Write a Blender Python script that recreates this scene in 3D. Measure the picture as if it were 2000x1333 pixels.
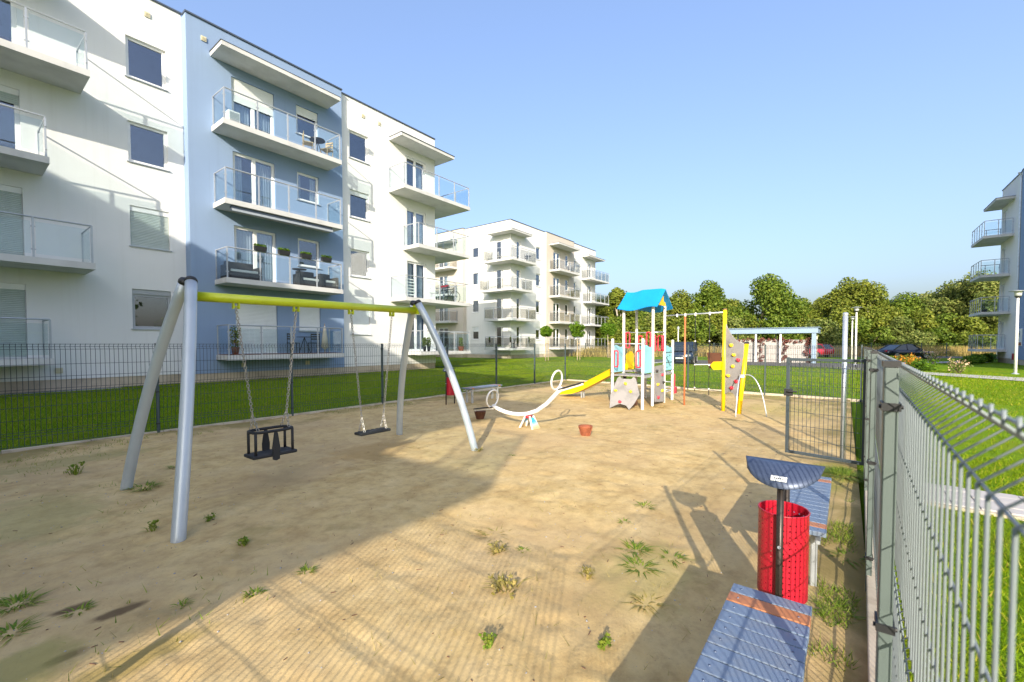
import bpy, math, random
import numpy as np
from mathutils import Vector, Matrix
random.seed(7); RNG = np.random.default_rng(11)
R_ = math.radians
S = bpy.context.scene
COL = S.collection
for o in list(bpy.data.objects): bpy.data.objects.remove(o)

# ------------------------------------------------------------------ camera, sky, sun, exposure
cam = bpy.data.cameras.new('camera'); camo = bpy.data.objects.new('camera', cam); COL.objects.link(camo)
camo.location = (0, 0, 1.70)
PITCH = 1.75; AZ = 37.4
camo.rotation_euler = (R_(90 - PITCH), 0, R_(AZ - 90))
cam.sensor_width = 36; cam.lens = 15.3
cam.shift_y = (672 + 850 * math.tan(R_(PITCH)) - 666.5) / 2000
cam.clip_start = .03; cam.clip_end = 3000
cam.dof.use_dof = True; cam.dof.focus_distance = 7.0; cam.dof.aperture_fstop = 4.5
S.camera = camo
S.render.resolution_x = 1024; S.render.resolution_y = 682

SUN_EL = 22.5; SUN_AZ = 26.5          # light travels towards +x turned by SUN_AZ towards +y
w = bpy.data.worlds.new('World'); S.world = w; w.use_nodes = True
nt = w.node_tree; bg = nt.nodes['Background']
sky = nt.nodes.new('ShaderNodeTexSky'); sky.sky_type = 'NISHITA'; sky.sun_disc = False
sky.sun_elevation = R_(SUN_EL); sky.sun_rotation = math.atan2(-math.cos(R_(SUN_AZ)), -math.sin(R_(SUN_AZ)))
sky.air_density = 1.0; sky.dust_density = 6.0; sky.ozone_density = 3.4; sky.altitude = 0
gm = nt.nodes.new('ShaderNodeGamma'); gm.inputs[1].default_value = .68      # thin even haze: less contrast between zenith and horizon
nt.links.new(sky.outputs[0], gm.inputs[0]); hs = nt.nodes.new('ShaderNodeHueSaturation'); hs.inputs['Hue'].default_value = .511; hs.inputs['Saturation'].default_value = 1.2
nt.links.new(gm.outputs[0], hs.inputs['Color']); nt.links.new(hs.outputs[0], bg.inputs[0]); bg.inputs[1].default_value = 0.15
sl = bpy.data.lights.new('sun', 'SUN'); sl.energy = 2.15; sl.angle = R_(.45); sl.color = (1, .89, .72)
so = bpy.data.objects.new('sun', sl); COL.objects.link(so)
d = Vector((math.cos(R_(SUN_AZ)) * math.cos(R_(SUN_EL)), math.sin(R_(SUN_AZ)) * math.cos(R_(SUN_EL)), -math.sin(R_(SUN_EL))))
so.rotation_euler = d.to_track_quat('-Z', 'Y').to_euler(); so.location = (-30, -20, 40)
vs = S.view_settings; vs.view_transform = 'Standard'; vs.look = 'None'; vs.exposure = 1.86; vs.gamma = 1; vs.use_curve_mapping = False
S.render.engine = 'CYCLES'

# ------------------------------------------------------------------ materials
def newmat(name):
    m = bpy.data.materials.new(name); m.use_nodes = True
    return m, m.node_tree, m.node_tree.nodes['Principled BSDF']
def N(t, typ, **k):
    n = t.nodes.new(typ)
    for a, b in k.items(): setattr(n, a, b)
    return n
def ramp(t, fac, stops):
    r = N(t, 'ShaderNodeValToRGB'); e = r.color_ramp.elements
    while len(e) < len(stops): e.new(.5)
    for i, (p, c) in enumerate(stops): e[i].position = p; e[i].color = (*c, 1)
    t.links.new(fac, r.inputs[0]); return r.outputs[0]
def noise(t, scale, detail=4, rough=.55, vec=None, dist=0):
    n = N(t, 'ShaderNodeTexNoise'); n.inputs['Scale'].default_value = scale; n.inputs['Detail'].default_value = detail
    n.inputs['Roughness'].default_value = rough; n.inputs['Distortion'].default_value = dist
    if vec is None:
        tc = N(t, 'ShaderNodeTexCoord'); vec = tc.outputs['Object']
    t.links.new(vec, n.inputs['Vector']); return n.outputs['Fac']
def mixc(t, fac, a, b, mode='MIX'):
    m = N(t, 'ShaderNodeMix', data_type='RGBA', blend_type=mode)
    if isinstance(fac, float): m.inputs[0].default_value = fac
    else: t.links.new(fac, m.inputs[0])
    for i, c in ((6, a), (7, b)):
        if isinstance(c, tuple): m.inputs[i].default_value = (*c, 1)
        else: t.links.new(c, m.inputs[i])
    return m.outputs[2]
def bump(t, b, h, strength, dist=.01):
    n = N(t, 'ShaderNodeBump'); n.inputs['Strength'].default_value = strength; n.inputs['Distance'].default_value = dist
    t.links.new(h, n.inputs['Height']); t.links.new(n.outputs[0], b.inputs['Normal'])
def simple(name, col, rough=.5, metal=0., var=.12, vscale=3., bs=0., bscale=60., spec=.5, dirt=None):
    """painted / plain surface: base colour with soft patchy wear and fine relief"""
    m, t, b = newmat(name)
    n1 = noise(t, vscale, 5, .6)
    c2 = tuple(max(0, c * (1 - var * 2.2)) for c in col); c1 = tuple(min(1, c * (1 + var * .4)) for c in col)
    c = ramp(t, n1, [(.3, c2 if dirt is None else dirt), (.52, col), (.8, c1)])
    t.links.new(c, b.inputs['Base Color'])
    b.inputs['Roughness'].default_value = rough; b.inputs['Metallic'].default_value = metal
    b.inputs['Specular IOR Level'].default_value = spec
    if bs: bump(t, b, noise(t, bscale, 3), bs, .004)
    return m
M = {}
def render_wall(name, col):
    m, t, b = newmat(name); tc = N(t, 'ShaderNodeTexCoord')
    mp = N(t, 'ShaderNodeMapping'); mp.inputs['Scale'].default_value = (2.6, 2.6, .10); t.links.new(tc.outputs['Object'], mp.inputs[0])
    st = noise(t, 1.6, 5, .6, mp.outputs[0]); pt = noise(t, .55, 5, .6)
    c = mixc(t, ramp(t, pt, [(.35, (.9, .9, .9)), (.65, (0, 0, 0))]), col, tuple(v * .955 for v in col))
    c = mixc(t, ramp(t, st, [(.55, (0, 0, 0)), (.75, (.5, .5, .5))]), c, tuple(v * f for v, f in zip(col, (.88, .87, .85))))
    t.links.new(c, b.inputs['Base Color']); b.inputs['Roughness'].default_value = .9; b.inputs['Specular IOR Level'].default_value = .3
    bump(t, b, noise(t, 140, 3), .5, .004); return m
M['white_wall'] = render_wall('white_render', (.74, .74, .735))
M['blue_wall'] = render_wall('blue_render', (.235, .325, .49))
M['beige_wall'] = render_wall('beige_render', (.56, .51, .45))
M['plinth'] = simple('plinth_plaster', (.50, .42, .32), .9, var=.12, vscale=2, bs=.5, bscale=90)
M['coping'] = simple('grey_sheet_metal', (.12, .14, .17), .45, .6, var=.1)
M['slab'] = simple('balcony_concrete', (.56, .56, .56), .8, var=.08, vscale=1.2, bs=.2)
M['alu'] = simple('grey_painted_aluminium', (.40, .43, .47), .38, .35, var=.05)
M['frame'] = simple('white_window_plastic', (.80, .80, .80), .4, var=.03)
M['gframe'] = simple('grey_window_plastic', (.36, .38, .40), .4, var=.04)
M['sill'] = simple('grey_sill_metal', (.42, .45, .48), .4, .3, var=.06)
M['shutter_w'] = simple('white_roller_shutter', (.72, .75, .76), .5, var=.03)
M['shutter_g'] = simple('grey_roller_shutter', (.42, .48, .46), .5, var=.04)
M['room'] = simple('dark_room', (.05, .05, .055), .9, var=.2)  # near-black colour puts the shade of unlit interiors into the box behind each pane
M['curtain'] = simple('pale_curtain', (.62, .66, .66), .9, var=.06)
M['vent'] = simple('vent_cover', (.62, .57, .40), .6, var=.1)
M['galv'] = simple('galvanised_steel', (.52, .57, .63), .35, .55, var=.10, vscale=6)
M['swing_steel'] = simple('silver_painted_steel', (.46, .52, .58), .35, .25, var=.05, vscale=2.5)
M['lime'] = simple('lime_yellow_paint', (.50, .58, .02), .32, var=.05, vscale=4)
M['black'] = simple('black_plastic', (.018, .019, .022), .5, var=.2)
M['gate'] = simple('dark_grey_gate_paint', (.06, .08, .095), .45, .1, var=.06, vscale=5)
M['rubber'] = simple('dark_rubber', (.02, .022, .026), .75, var=.2, bs=.3)
M['chain'] = simple('steel_chain', (.40, .38, .35), .4, .6, var=.2, vscale=20)
M['fence'] = simple('grey_green_fence_paint', (.105, .135, .13), .45, .05, var=.06, vscale=5)
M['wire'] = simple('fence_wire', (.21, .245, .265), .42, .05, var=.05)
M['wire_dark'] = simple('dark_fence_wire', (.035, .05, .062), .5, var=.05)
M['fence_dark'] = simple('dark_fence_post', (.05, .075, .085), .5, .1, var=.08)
M['kerb'] = simple('concrete_kerb', (.48, .42, .33), .9, var=.16, vscale=3, bs=.5, bscale=70, dirt=(.30, .25, .18))
M['red'] = simple('red_paint', (.42, .010, .028), .35, var=.08, vscale=5)
M['red_pl'] = simple('red_plastic', (.62, .03, .06), .45, var=.06)
M['bluegrey'] = simple('blue_grey_plank_paint', (.14, .19, .28), .42, var=.10, vscale=7, bs=.15, bscale=40, dirt=(.17, .20, .25))
M['bluegrey_metal'] = simple('blue_grey_steel', (.07, .095, .16), .4, .3, var=.15, vscale=6)
M['orange_wood'] = simple('orange_brown_plank', (.42, .17, .075), .55, var=.15, vscale=8, bs=.2)
M['dark_steel'] = simple('dark_brown_steel', (.045, .036, .032), .4, .4, var=.15)
M['play_white'] = simple('cream_white_post', (.74, .71, .64), .45, var=.05, vscale=4)
M['play_blue'] = simple('pale_blue_panel', (.28, .60, .70), .4, var=.05)
M['roof_blue'] = simple('bright_blue_roof', (.006, .27, .66), .38, var=.05)
M['yellow'] = simple('yellow_paint', (.82, .53, .005), .38, var=.05)
M['yellow_pl'] = simple('yellow_plastic', (.82, .58, .02), .4, var=.05)
M['greyboard'] = simple('grey_climbing_board', (.27, .26, .26), .75, var=.15, vscale=3, bs=.5, bscale=50)
M['brown'] = simple('brown_rubber', (.12, .045, .022), .7, var=.2, vscale=5)
M['terracotta'] = simple('terracotta_rubber', (.30, .09, .04), .7, var=.2, vscale=8)
M['orange'] = simple('orange_steel', (.62, .16, .06), .4, var=.06)
M['white_pl'] = simple('white_paint', (.78, .77, .74), .4, var=.05)
M['wood'] = simple('brown_wood', (.16, .075, .045), .7, var=.25, vscale=6)
M['rattan'] = simple('dark_rattan', (.035, .035, .04), .7, var=.2, bs=.6, bscale=90)
M['tyre'] = simple('tyre_rubber', (.015, .015, .016), .8, var=.2)
M['rim'] = simple('alloy_rim', (.6, .6, .62), .3, .7, var=.05)
M['car_black'] = simple('black_car_paint', (.010, .013, .028), .12, var=.03, spec=.7)
M['car_blue'] = simple('dark_blue_car_paint', (.012, .025, .055), .12, var=.03, spec=.7)
M['car_red'] = simple('red_car_paint', (.45, .02, .05), .15, var=.03, spec=.7)
M['car_glass'] = simple('car_glass', (.02, .03, .04), .04, var=.05, spec=.8)
M['lamp_glass'] = simple('headlight_glass', (.6, .62, .62), .15, var=.05)
M['asphalt'] = simple('asphalt', (.11, .105, .10), .9, var=.12, vscale=2, bs=.5, bscale=60)
M['paver'] = simple('concrete_paver', (.42, .40, .39), .85, var=.12, vscale=5, bs=.3)
M['gravel'] = simple('grey_gravel', (.36, .36, .37), .9, var=.3, vscale=14, bs=.8, bscale=30)
M['bark'] = simple('tree_bark', (.12, .085, .055), .9, var=.3, vscale=8, bs=.8, bscale=25)
M['birch'] = simple('pale_bark', (.42, .38, .32), .85, var=.3, vscale=8, bs=.4)
M['stake'] = simple('pale_wood_stake', (.48, .36, .22), .8, var=.15)
M['orange_flower'] = simple('orange_petals', (.75, .28, .01), .7, var=.15, vscale=9)
M['pink_flower'] = simple('pale_petals', (.62, .42, .28), .7, var=.15, vscale=9)
M['shelter'] = simple('blue_grey_shelter_paint', (.22, .31, .43), .5, var=.06)
M['shelter_wall'] = simple('pale_shelter_boards', (.40, .38, .37), .8, var=.08, vscale=2)
M['ivy_red'] = simple('red_creeper_leaves', (.16, .05, .04), .8, var=.3, vscale=9)
M['print_dark'] = simple('dark_print', (.05, .05, .06), .6, var=.05)
M['label'] = simple('white_label', (.75, .78, .76), .5, var=.05)
M['parasol'] = simple('cream_cloth', (.62, .55, .45), .85, var=.08)

def glass(name, tint, ior, gloss_tint=(1, 1, 1)):
    m, t, b = newmat(name); t.nodes.remove(b)
    out = t.nodes['Material Output']
    tr = N(t, 'ShaderNodeBsdfTransparent'); tr.inputs[0].default_value = (*tint, 1)
    gl = N(t, 'ShaderNodeBsdfGlossy'); gl.inputs['Roughness'].default_value = .015; gl.inputs[0].default_value = (*gloss_tint, 1)
    fr = N(t, 'ShaderNodeFresnel'); fr.inputs[0].default_value = ior
    geo = N(t, 'ShaderNodeNewGeometry')
    inv = N(t, 'ShaderNodeMath', operation='MULTIPLY'); 
    # thin pane: the same mirror share from both sides
    lw = N(t, 'ShaderNodeLayerWeight'); lw.inputs[0].default_value = .5
    pw = N(t, 'ShaderNodeMath', operation='POWER'); t.links.new(lw.outputs['Facing'], pw.inputs[0]); pw.inputs[1].default_value = 4.0
    f0 = ((ior - 1) / (ior + 1)) ** 2 * 2
    inv.inputs[1].default_value = 1 - f0; t.links.new(pw.outputs[0], inv.inputs[0])
    ad = N(t, 'ShaderNodeMath', operation='ADD'); t.links.new(inv.outputs[0], ad.inputs[0]); ad.inputs[1].default_value = f0
    t.nodes.remove(fr); t.nodes.remove(geo)
    mx = N(t, 'ShaderNodeMixShader'); t.links.new(ad.outputs[0], mx.inputs[0])
    t.links.new(tr.outputs[0], mx.inputs[1]); t.links.new(gl.outputs[0], mx.inputs[2])
    t.links.new(mx.outputs[0], out.inputs[0]); return m
M['pane'] = glass('window_glass', (.80, .84, .88), 1.8, (.92, .95, 1))
M['bal_glass'] = glass('balcony_glass', (.90, .945, .955), 1.27)
M['frost'] = glass('pale_balcony_glass', (.80, .80, .78), 1.45)

def leafmat(name, stops, trans=.35, rough=.6):
    m, t, b = newmat(name)
    geo = N(t, 'ShaderNodeNewGeometry')
    c = ramp(t, geo.outputs['Random Per Island'], stops)
    big = noise(t, .35, 3)
    c2 = mixc(t, .6, c, ramp(t, big, [(.3, (.6, .72, .5)), (.7, (1.25, 1.12, .9))]), 'MULTIPLY')
    t.links.new(c2, b.inputs['Base Color']); b.inputs['Roughness'].default_value = rough
    b.inputs['Specular IOR Level'].default_value = .25
    tl = N(t, 'ShaderNodeBsdfTranslucent'); t.links.new(c2, tl.inputs[0])
    mx = N(t, 'ShaderNodeMixShader'); mx.inputs[0].default_value = trans
    out = t.nodes['Material Output']
    t.links.new(b.outputs[0], mx.inputs[1]); t.links.new(tl.outputs[0], mx.inputs[2]); t.links.new(mx.outputs[0], out.inputs[0])
    return m
M['leaf_a'] = leafmat('oak_leaves', [(0, (.06, .11, .014)), (.5, (.135, .205, .022)), (1, (.22, .28, .04))])
M['leaf_b'] = leafmat('birch_leaves', [(0, (.09, .13, .016)), (.5, (.18, .225, .03)), (1, (.28, .30, .05))])
M['leaf_c'] = leafmat('willow_leaves', [(0, (.09, .135, .03)), (.5, (.18, .225, .055)), (1, (.30, .32, .10))])
M['leaf_d'] = leafmat('bright_leaves', [(0, (.05, .12, .01)), (.5, (.10, .20, .012)), (1, (.17, .28, .02))])
M['blade'] = leafmat('grass_blades', [(0, (.09, .19, .002)), (.5, (.18, .29, .003)), (.82, (.275, .35, .006)), (1, (.42, .36, .07))], .4)
M['weed'] = leafmat('weed_leaves', [(0, (.10, .19, .02)), (.5, (.18, .27, .03)), (1, (.30, .34, .06))], .3)
M['dryweed'] = leafmat('dry_weed_stalks', [(0, (.22, .19, .05)), (.5, (.36, .31, .10)), (1, (.48, .38, .16))], .25)
M['straw'] = leafmat('dry_tall_grass', [(0, (.26, .20, .07)), (.5, (.42, .33, .12)), (1, (.55, .43, .18))], .3)

def sandmat():
    m, t, b = newmat('sand')
    n1 = noise(t, .35, 6, .6); n2 = noise(t, 2.2, 6, .65); n3 = noise(t, 55, 3, .7); n4 = noise(t, .8, 5, .65, dist=.6)
    base = ramp(t, n2, [(.22, (.36, .24, .095)), (.5, (.54, .395, .18)), (.80, (.66, .51, .265))])
    n6 = noise(t, 7.5, 5, .7); base = mixc(t, 1.0, base, ramp(t, n6, [(.28, (.74, .72, .70)), (.52, (1, 1, 1)), (.75, (1.10, 1.10, 1.08))]), 'MULTIPLY')
    c = mixc(t, ramp(t, n1, [(.42, (0, 0, 0)), (.62, (.55, .55, .55))]), base, (.45, .325, .18))
    tc = N(t, 'ShaderNodeTexCoord'); sp = N(t, 'ShaderNodeSeparateXYZ'); t.links.new(tc.outputs['Object'], sp.inputs[0])
    # mossy, weedy edges: along the fences and in the near left corner
    def edge(sock, a, bb):
        mr = N(t, 'ShaderNodeMapRange'); mr.inputs[1].default_value = a; mr.inputs[2].default_value = bb
        t.links.new(sock, mr.inputs[0]); return mr.outputs[0]
    e1 = edge(sp.outputs[1], 8.9, 10.3); e2 = edge(sp.outputs[1], .55, -.15); e3 = edge(sp.outputs[0], 13.5, 17.0)
    mx1 = N(t, 'ShaderNodeMath', operation='MAXIMUM'); t.links.new(e1, mx1.inputs[0]); t.links.new(e2, mx1.inputs[1])
    mx2 = N(t, 'ShaderNodeMath', operation='MAXIMUM'); t.links.new(mx1.outputs[0], mx2.inputs[0]); t.links.new(e3, mx2.inputs[1])
    ad = N(t, 'ShaderNodeMath', operation='MULTIPLY_ADD'); t.links.new(mx2.outputs[0], ad.inputs[0]); ad.inputs[1].default_value = .24; t.links.new(n4, ad.inputs[2])
    c = mixc(t, ramp(t, ad.outputs[0], [(.60, (0, 0, 0)), (.76, (.75, .75, .75))]), c, (.20, .165, .055))
    # damp stains and mossy patches, each with its own place and ragged edge
    wob = noise(t, 3.5, 5, .65)
    for sx, sy, rx, ry, col, amt in ((.64, 3.60, .15, .05, (.13, .085, .045), .9), (.45, 3.88, .09, .05, (.13, .085, .045), .9), (.36, 3.32, .10, .05, (.14, .09, .04), .85), (.62, 2.98, .30, .10, (.28, .21, .06), .7), (.18, 3.35, .25, .22, (.30, .27, .09), .7), (4.2, 6.0, .75, .45, (.36, .24, .10), .65),
                                     (2.75, 5.7, .9, .4, (.42, .30, .16), .5), (1.15, 8.9, .9, .35, (.30, .26, .10), .6), (.55, 6.2, .45, .8, (.36, .32, .13), .5), (3.1, 1.15, .55, .30, (.34, .30, .10), .5), (6.9, .12, .7, .25, (.30, .28, .06), .7), (13.3, 1.2, 1.6, 1.0, (.42, .34, .12), .5), (12.6, 4.2, 1.2, .8, (.40, .27, .11), .5), (2.4, 1.3, .5, .3, (.44, .31, .15), .5)):
        mp = N(t, 'ShaderNodeMapping'); mp.inputs['Location'].default_value = (-sx / rx, -sy / ry, 0); mp.inputs['Scale'].default_value = (1 / rx, 1 / ry, 0); t.links.new(tc.outputs['Object'], mp.inputs[0])
        ln = N(t, 'ShaderNodeVectorMath', operation='LENGTH'); t.links.new(mp.outputs[0], ln.inputs[0])
        am = N(t, 'ShaderNodeMath', operation='MULTIPLY_ADD'); t.links.new(wob, am.inputs[0]); am.inputs[1].default_value = 2.2; t.links.new(ln.outputs['Value'], am.inputs[2])
        mr = N(t, 'ShaderNodeMapRange'); mr.inputs[1].default_value = 1.75; mr.inputs[2].default_value = 2.35; mr.inputs[3].default_value = amt; mr.inputs[4].default_value = 0.; t.links.new(am.outputs[0], mr.inputs[0])
        c = mixc(t, mr.outputs[0], c, col)
    c = mixc(t, ramp(t, n3, [(.62, (0, 0, 0)), (.72, (.5, .5, .5))]), c, (.22, .16, .10))
    t.links.new(c, b.inputs['Base Color']); b.inputs['Roughness'].default_value = .95; b.inputs['Specular IOR Level'].default_value = .15
    h = N(t, 'ShaderNodeMath', operation='ADD'); t.links.new(noise(t, 28, 4, .7), h.inputs[0]); 
    n5 = noise(t, 9, 4, .55); t.links.new(n5, h.inputs[1])
    bump(t, b, h.outputs[0], .5, .008)
    return m
M['sand'] = sandmat()
def lawnmat():
    m, t, b = newmat('lawn')
    n1 = noise(t, .5, 5); n2 = noise(t, 9, 5, .7); n3 = noise(t, 60, 3)
    c = ramp(t, n2, [(.25, (.07, .155, .002)), (.55, (.135, .24, .003)), (.8, (.205, .29, .005))])
    c = mixc(t, ramp(t, n1, [(.45, (0, 0, 0)), (.7, (.6, .6, .6))]), c, (.20, .235, .01))
    t.links.new(c, b.inputs['Base Color']); b.inputs['Roughness'].default_value = .9; b.inputs['Specular IOR Level'].default_value = .1
    bump(t, b, n3, .8, .03); return m
M['lawn'] = lawnmat()

# ------------------------------------------------------------------ mesh helpers
OFF = {}
def setp(o, label=None, cat=None, group=None, kind=None):
    if label: o['label'] = label
    if cat: o['category'] = cat
    if group: o['group'] = group
    if kind: o['kind'] = kind
    return o
def thing(name, label, cat, loc=(0, 0, 0), group=None, rz=0.):
    o = bpy.data.objects.new(name, None); COL.objects.link(o); o.location = loc; o.rotation_euler = (0, 0, rz)
    o.empty_display_size = .2; OFF[o] = Vector(loc) if rz == 0 else Vector((0, 0, 0))
    return setp(o, label, cat, group)
def smat(m): return M[m] if isinstance(m, str) else m
class MB:
    def __init__(s): s.v = []; s.f = []
    def add(s, vs, fs):
        b = len(s.v); s.v += [tuple(p) for p in vs]; s.f += [tuple(i + b for i in f) for f in fs]; return s
    def box(s, x0, x1, y0, y1, z0, z1):
        return s.add([(x0, y0, z0), (x1, y0, z0), (x1, y1, z0), (x0, y1, z0), (x0, y0, z1), (x1, y0, z1), (x1, y1, z1), (x0, y1, z1)],
                     [(0, 3, 2, 1), (4, 5, 6, 7), (0, 1, 5, 4), (1, 2, 6, 5), (2, 3, 7, 6), (3, 0, 4, 7)])
    def bar(s, p, q, w, h, up=(0, 0, 1)):
        p = Vector(p); q = Vector(q); d = (q - p).normalized(); up = Vector(up)
        if abs(d.dot(up)) > .98: up = Vector((1, 0, 0))
        a = d.cross(up).normalized() * w / 2; b = a.cross(d).normalized() * h / 2
        vs = [p - a - b, p + a - b, p + a + b, p - a + b, q - a - b, q + a - b, q + a + b, q - a + b]
        return s.add(vs, [(0, 1, 2, 3), (7, 6, 5, 4), (0, 4, 5, 1), (1, 5, 6, 2), (2, 6, 7, 3), (3, 7, 4, 0)])
    def tube(s, path, r, n=8, caps=True, closed=False):
        P = [Vector(p) for p in path]; k = len(P); rs = r if isinstance(r, (list, tuple)) else [r] * k
        T = []
        for i in range(k):
            a = P[(i - 1) % k] if closed or i > 0 else P[i]; b = P[(i + 1) % k] if closed or i < k - 1 else P[i]
            T.append((b - a).normalized())
        up = Vector((0, 0, 1)) if abs(T[0].z) < .9 else Vector((1, 0, 0))
        u = T[0].cross(up).normalized(); base = len(s.v)
        for i in range(k):
            u = (u - T[i] * u.dot(T[i])).normalized(); vv = T[i].cross(u)
            for j in range(n):
                a = 2 * math.pi * j / n; s.v.append(tuple(P[i] + (u * math.cos(a) + vv * math.sin(a)) * rs[i]))
        for i in range(k if closed else k - 1):
            for j in range(n):
                i2 = (i + 1) % k; j2 = (j + 1) % n
                s.f.append((base + i * n + j, base + i * n + j2, base + i2 * n + j2, base + i2 * n + j))
        if caps and not closed:
            s.f.append(tuple(base + j for j in range(n))[::-1]); s.f.append(tuple(base + (k - 1) * n + j for j in range(n)))
        return s
    def lathe(s, c, prof, n=16, axis=(0, 0, 1), caps=True):
        ax = Vector(axis).normalized(); u = ax.orthogonal().normalized(); vv = ax.cross(u); c = Vector(c); b = len(s.v); k = len(prof)
        for r, z in prof:
            for j in range(n):
                a = 2 * math.pi * j / n; s.v.append(tuple(c + ax * z + (u * math.cos(a) + vv * math.sin(a)) * r))
        for i in range(k - 1):
            for j in range(n):
                j2 = (j + 1) % n; s.f.append((b + i * n + j, b + i * n + j2, b + (i + 1) * n + j2, b + (i + 1) * n + j))
        if caps:
            s.f.append(tuple(b + j for j in range(n))[::-1]); s.f.append(tuple(b + (k - 1) * n + j for j in range(n)))
        return s
    def prism(s, poly, vec):
        n = len(poly); a = [Vector(p) for p in poly]; vec = Vector(vec); b = [p + vec for p in a]
        s.add(a + b, [tuple(range(n))[::-1], tuple(range(n, 2 * n))] + [(i, (i + 1) % n, n + (i + 1) % n, n + i) for i in range(n)]); return s
    def quad(s, *p): return s.add(p, [tuple(range(len(p)))])
    def build(s, name, mat, parent=None, smooth=False, bevel=0., label=None):
        me = bpy.data.meshes.new(name); off = OFF.get(parent, Vector((0, 0, 0)))
        me.from_pydata([(a - off.x, b - off.y, c - off.z) for a, b, c in s.v], [], s.f); me.update()
        me.materials.append(smat(mat))
        if smooth: me.shade_smooth()
        o = bpy.data.objects.new(name, me); COL.objects.link(o)
        if parent is not None: o.parent = parent; OFF[o] = off
        if bevel:
            m = o.modifiers.new('bevel', 'BEVEL'); m.width = bevel; m.segments = 2; m.limit_method = 'ANGLE'
        if label: o['label'] = label
        return o
def npmesh(name, V, F, mat, parent=None):
    """V (n,3) floats, F (m,k) ints"""
    me = bpy.data.meshes.new(name); V = np.asarray(V, np.float32); F = np.asarray(F, np.int32)
    me.vertices.add(len(V)); me.vertices.foreach_set('co', V.ravel())
    me.loops.add(F.size); me.loops.foreach_set('vertex_index', F.ravel())
    me.polygons.add(len(F)); me.polygons.foreach_set('loop_start', np.arange(0, F.size, F.shape[1], dtype=np.int32))
    me.polygons.foreach_set('loop_total', np.full(len(F), F.shape[1], np.int32))
    me.update(calc_edges=True); me.materials.append(smat(mat))
    o = bpy.data.objects.new(name, me); COL.objects.link(o)
    if parent is not None: o.parent = parent
    return o
def copy_tree(o, parent=None):
    c = o.copy(); COL.objects.link(c)
    if parent is not None: c.parent = parent
    for ch in list(o.children): copy_tree(ch, c)
    return c
def vnoise(x, y, seed=0):
    """smooth lattice noise for numpy arrays, about -1..1"""
    r = np.random.default_rng(seed); T = r.uniform(-1, 1, (64, 64))
    xi = np.floor(x).astype(int); yi = np.floor(y).astype(int); fx = x - xi; fy = y - yi
    fx = fx * fx * (3 - 2 * fx); fy = fy * fy * (3 - 2 * fy)
    g = lambda a, b: T[a % 64, b % 64]
    return (g(xi, yi) * (1 - fx) + g(xi + 1, yi) * fx) * (1 - fy) + (g(xi, yi + 1) * (1 - fx) + g(xi + 1, yi + 1) * fx) * fy

# ------------------------------------------------------------------ ground
def sstep(t): t = np.clip(t, 0, 1); return t * t * (3 - 2 * t)
def xfar(y): return 16.34 + (np.asarray(y) + .5) * .115
def zlawn(x, y):
    x = np.asarray(x, float); y = np.asarray(y, float)
    dl = np.maximum(y - 10.3, 0); df = np.maximum(x - 18.2, 0) * .7; dr = np.maximum(-.3 - y, 0) * .35
    dd = np.maximum(np.maximum(dl, df), dr)
    z = -.02 + .25 * sstep(dd / 8.5)
    hole = (x > -.45) & (x < 16.1) & (y > -.12) & (y < 10.21)
    return np.where(hole, -.16, z)
xs = np.unique(np.concatenate([np.arange(-400, -20, 40), np.arange(-20, 62, .6), np.arange(62, 900, 40), [-.5, -.44, 16.05, 16.12]]))
ys = np.unique(np.concatenate([np.arange(-500, -24, 40), np.arange(-24, 48, .6), np.arange(48, 900, 40), [-.18, -.11, 10.2, 10.28]]))
X, Y = np.meshgrid(xs, ys, indexing='ij'); Z = zlawn(X, Y)
def gridfaces(nx, ny):
    i, j = np.meshgrid(np.arange(nx - 1), np.arange(ny - 1), indexing='ij'); a = (i * ny + j).ravel()
    return np.stack([a, a + ny, a + ny + 1, a + 1], 1)
lawn = npmesh('lawn', np.stack([X, Y, Z], -1).reshape(-1, 3), gridfaces(len(xs), len(ys)), 'lawn'); lawn['kind'] = 'structure'; lawn.data.shade_smooth()
# sand
def zsand(x, y):
    z = .018 * vnoise(x * .45, y * .45, 3) + .010 * vnoise(x * 1.3, y * 1.3, 4) + .007 * vnoise(x * 3.1, y * 3.1, 5) + .0035 * vnoise(x * 7.7, y * 7.7, 6)
    # worn hollows under the two swings, low bank by the right fence
    z = z - .05 * np.exp(-(((x - 2.7) / .55) ** 2 + ((y - 5.6) / .5) ** 2)) - .05 * np.exp(-(((x - 4.05) / .5) ** 2 + ((y - 5.6) / .5) ** 2))
    z = z + .03 * sstep((.55 - y) / .6) + .02 * sstep((y - 9.4) / .8)
    return z
u = np.linspace(0, 1, 330); v = np.linspace(-.16, 10.24, 200)
U_, V_ = np.meshgrid(u, v, indexing='ij'); u2 = U_ ** 1.25
XS = -.55 + u2 * (xfar(V_) + .55); YS = V_
ZS = zsand(XS, YS)
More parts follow.
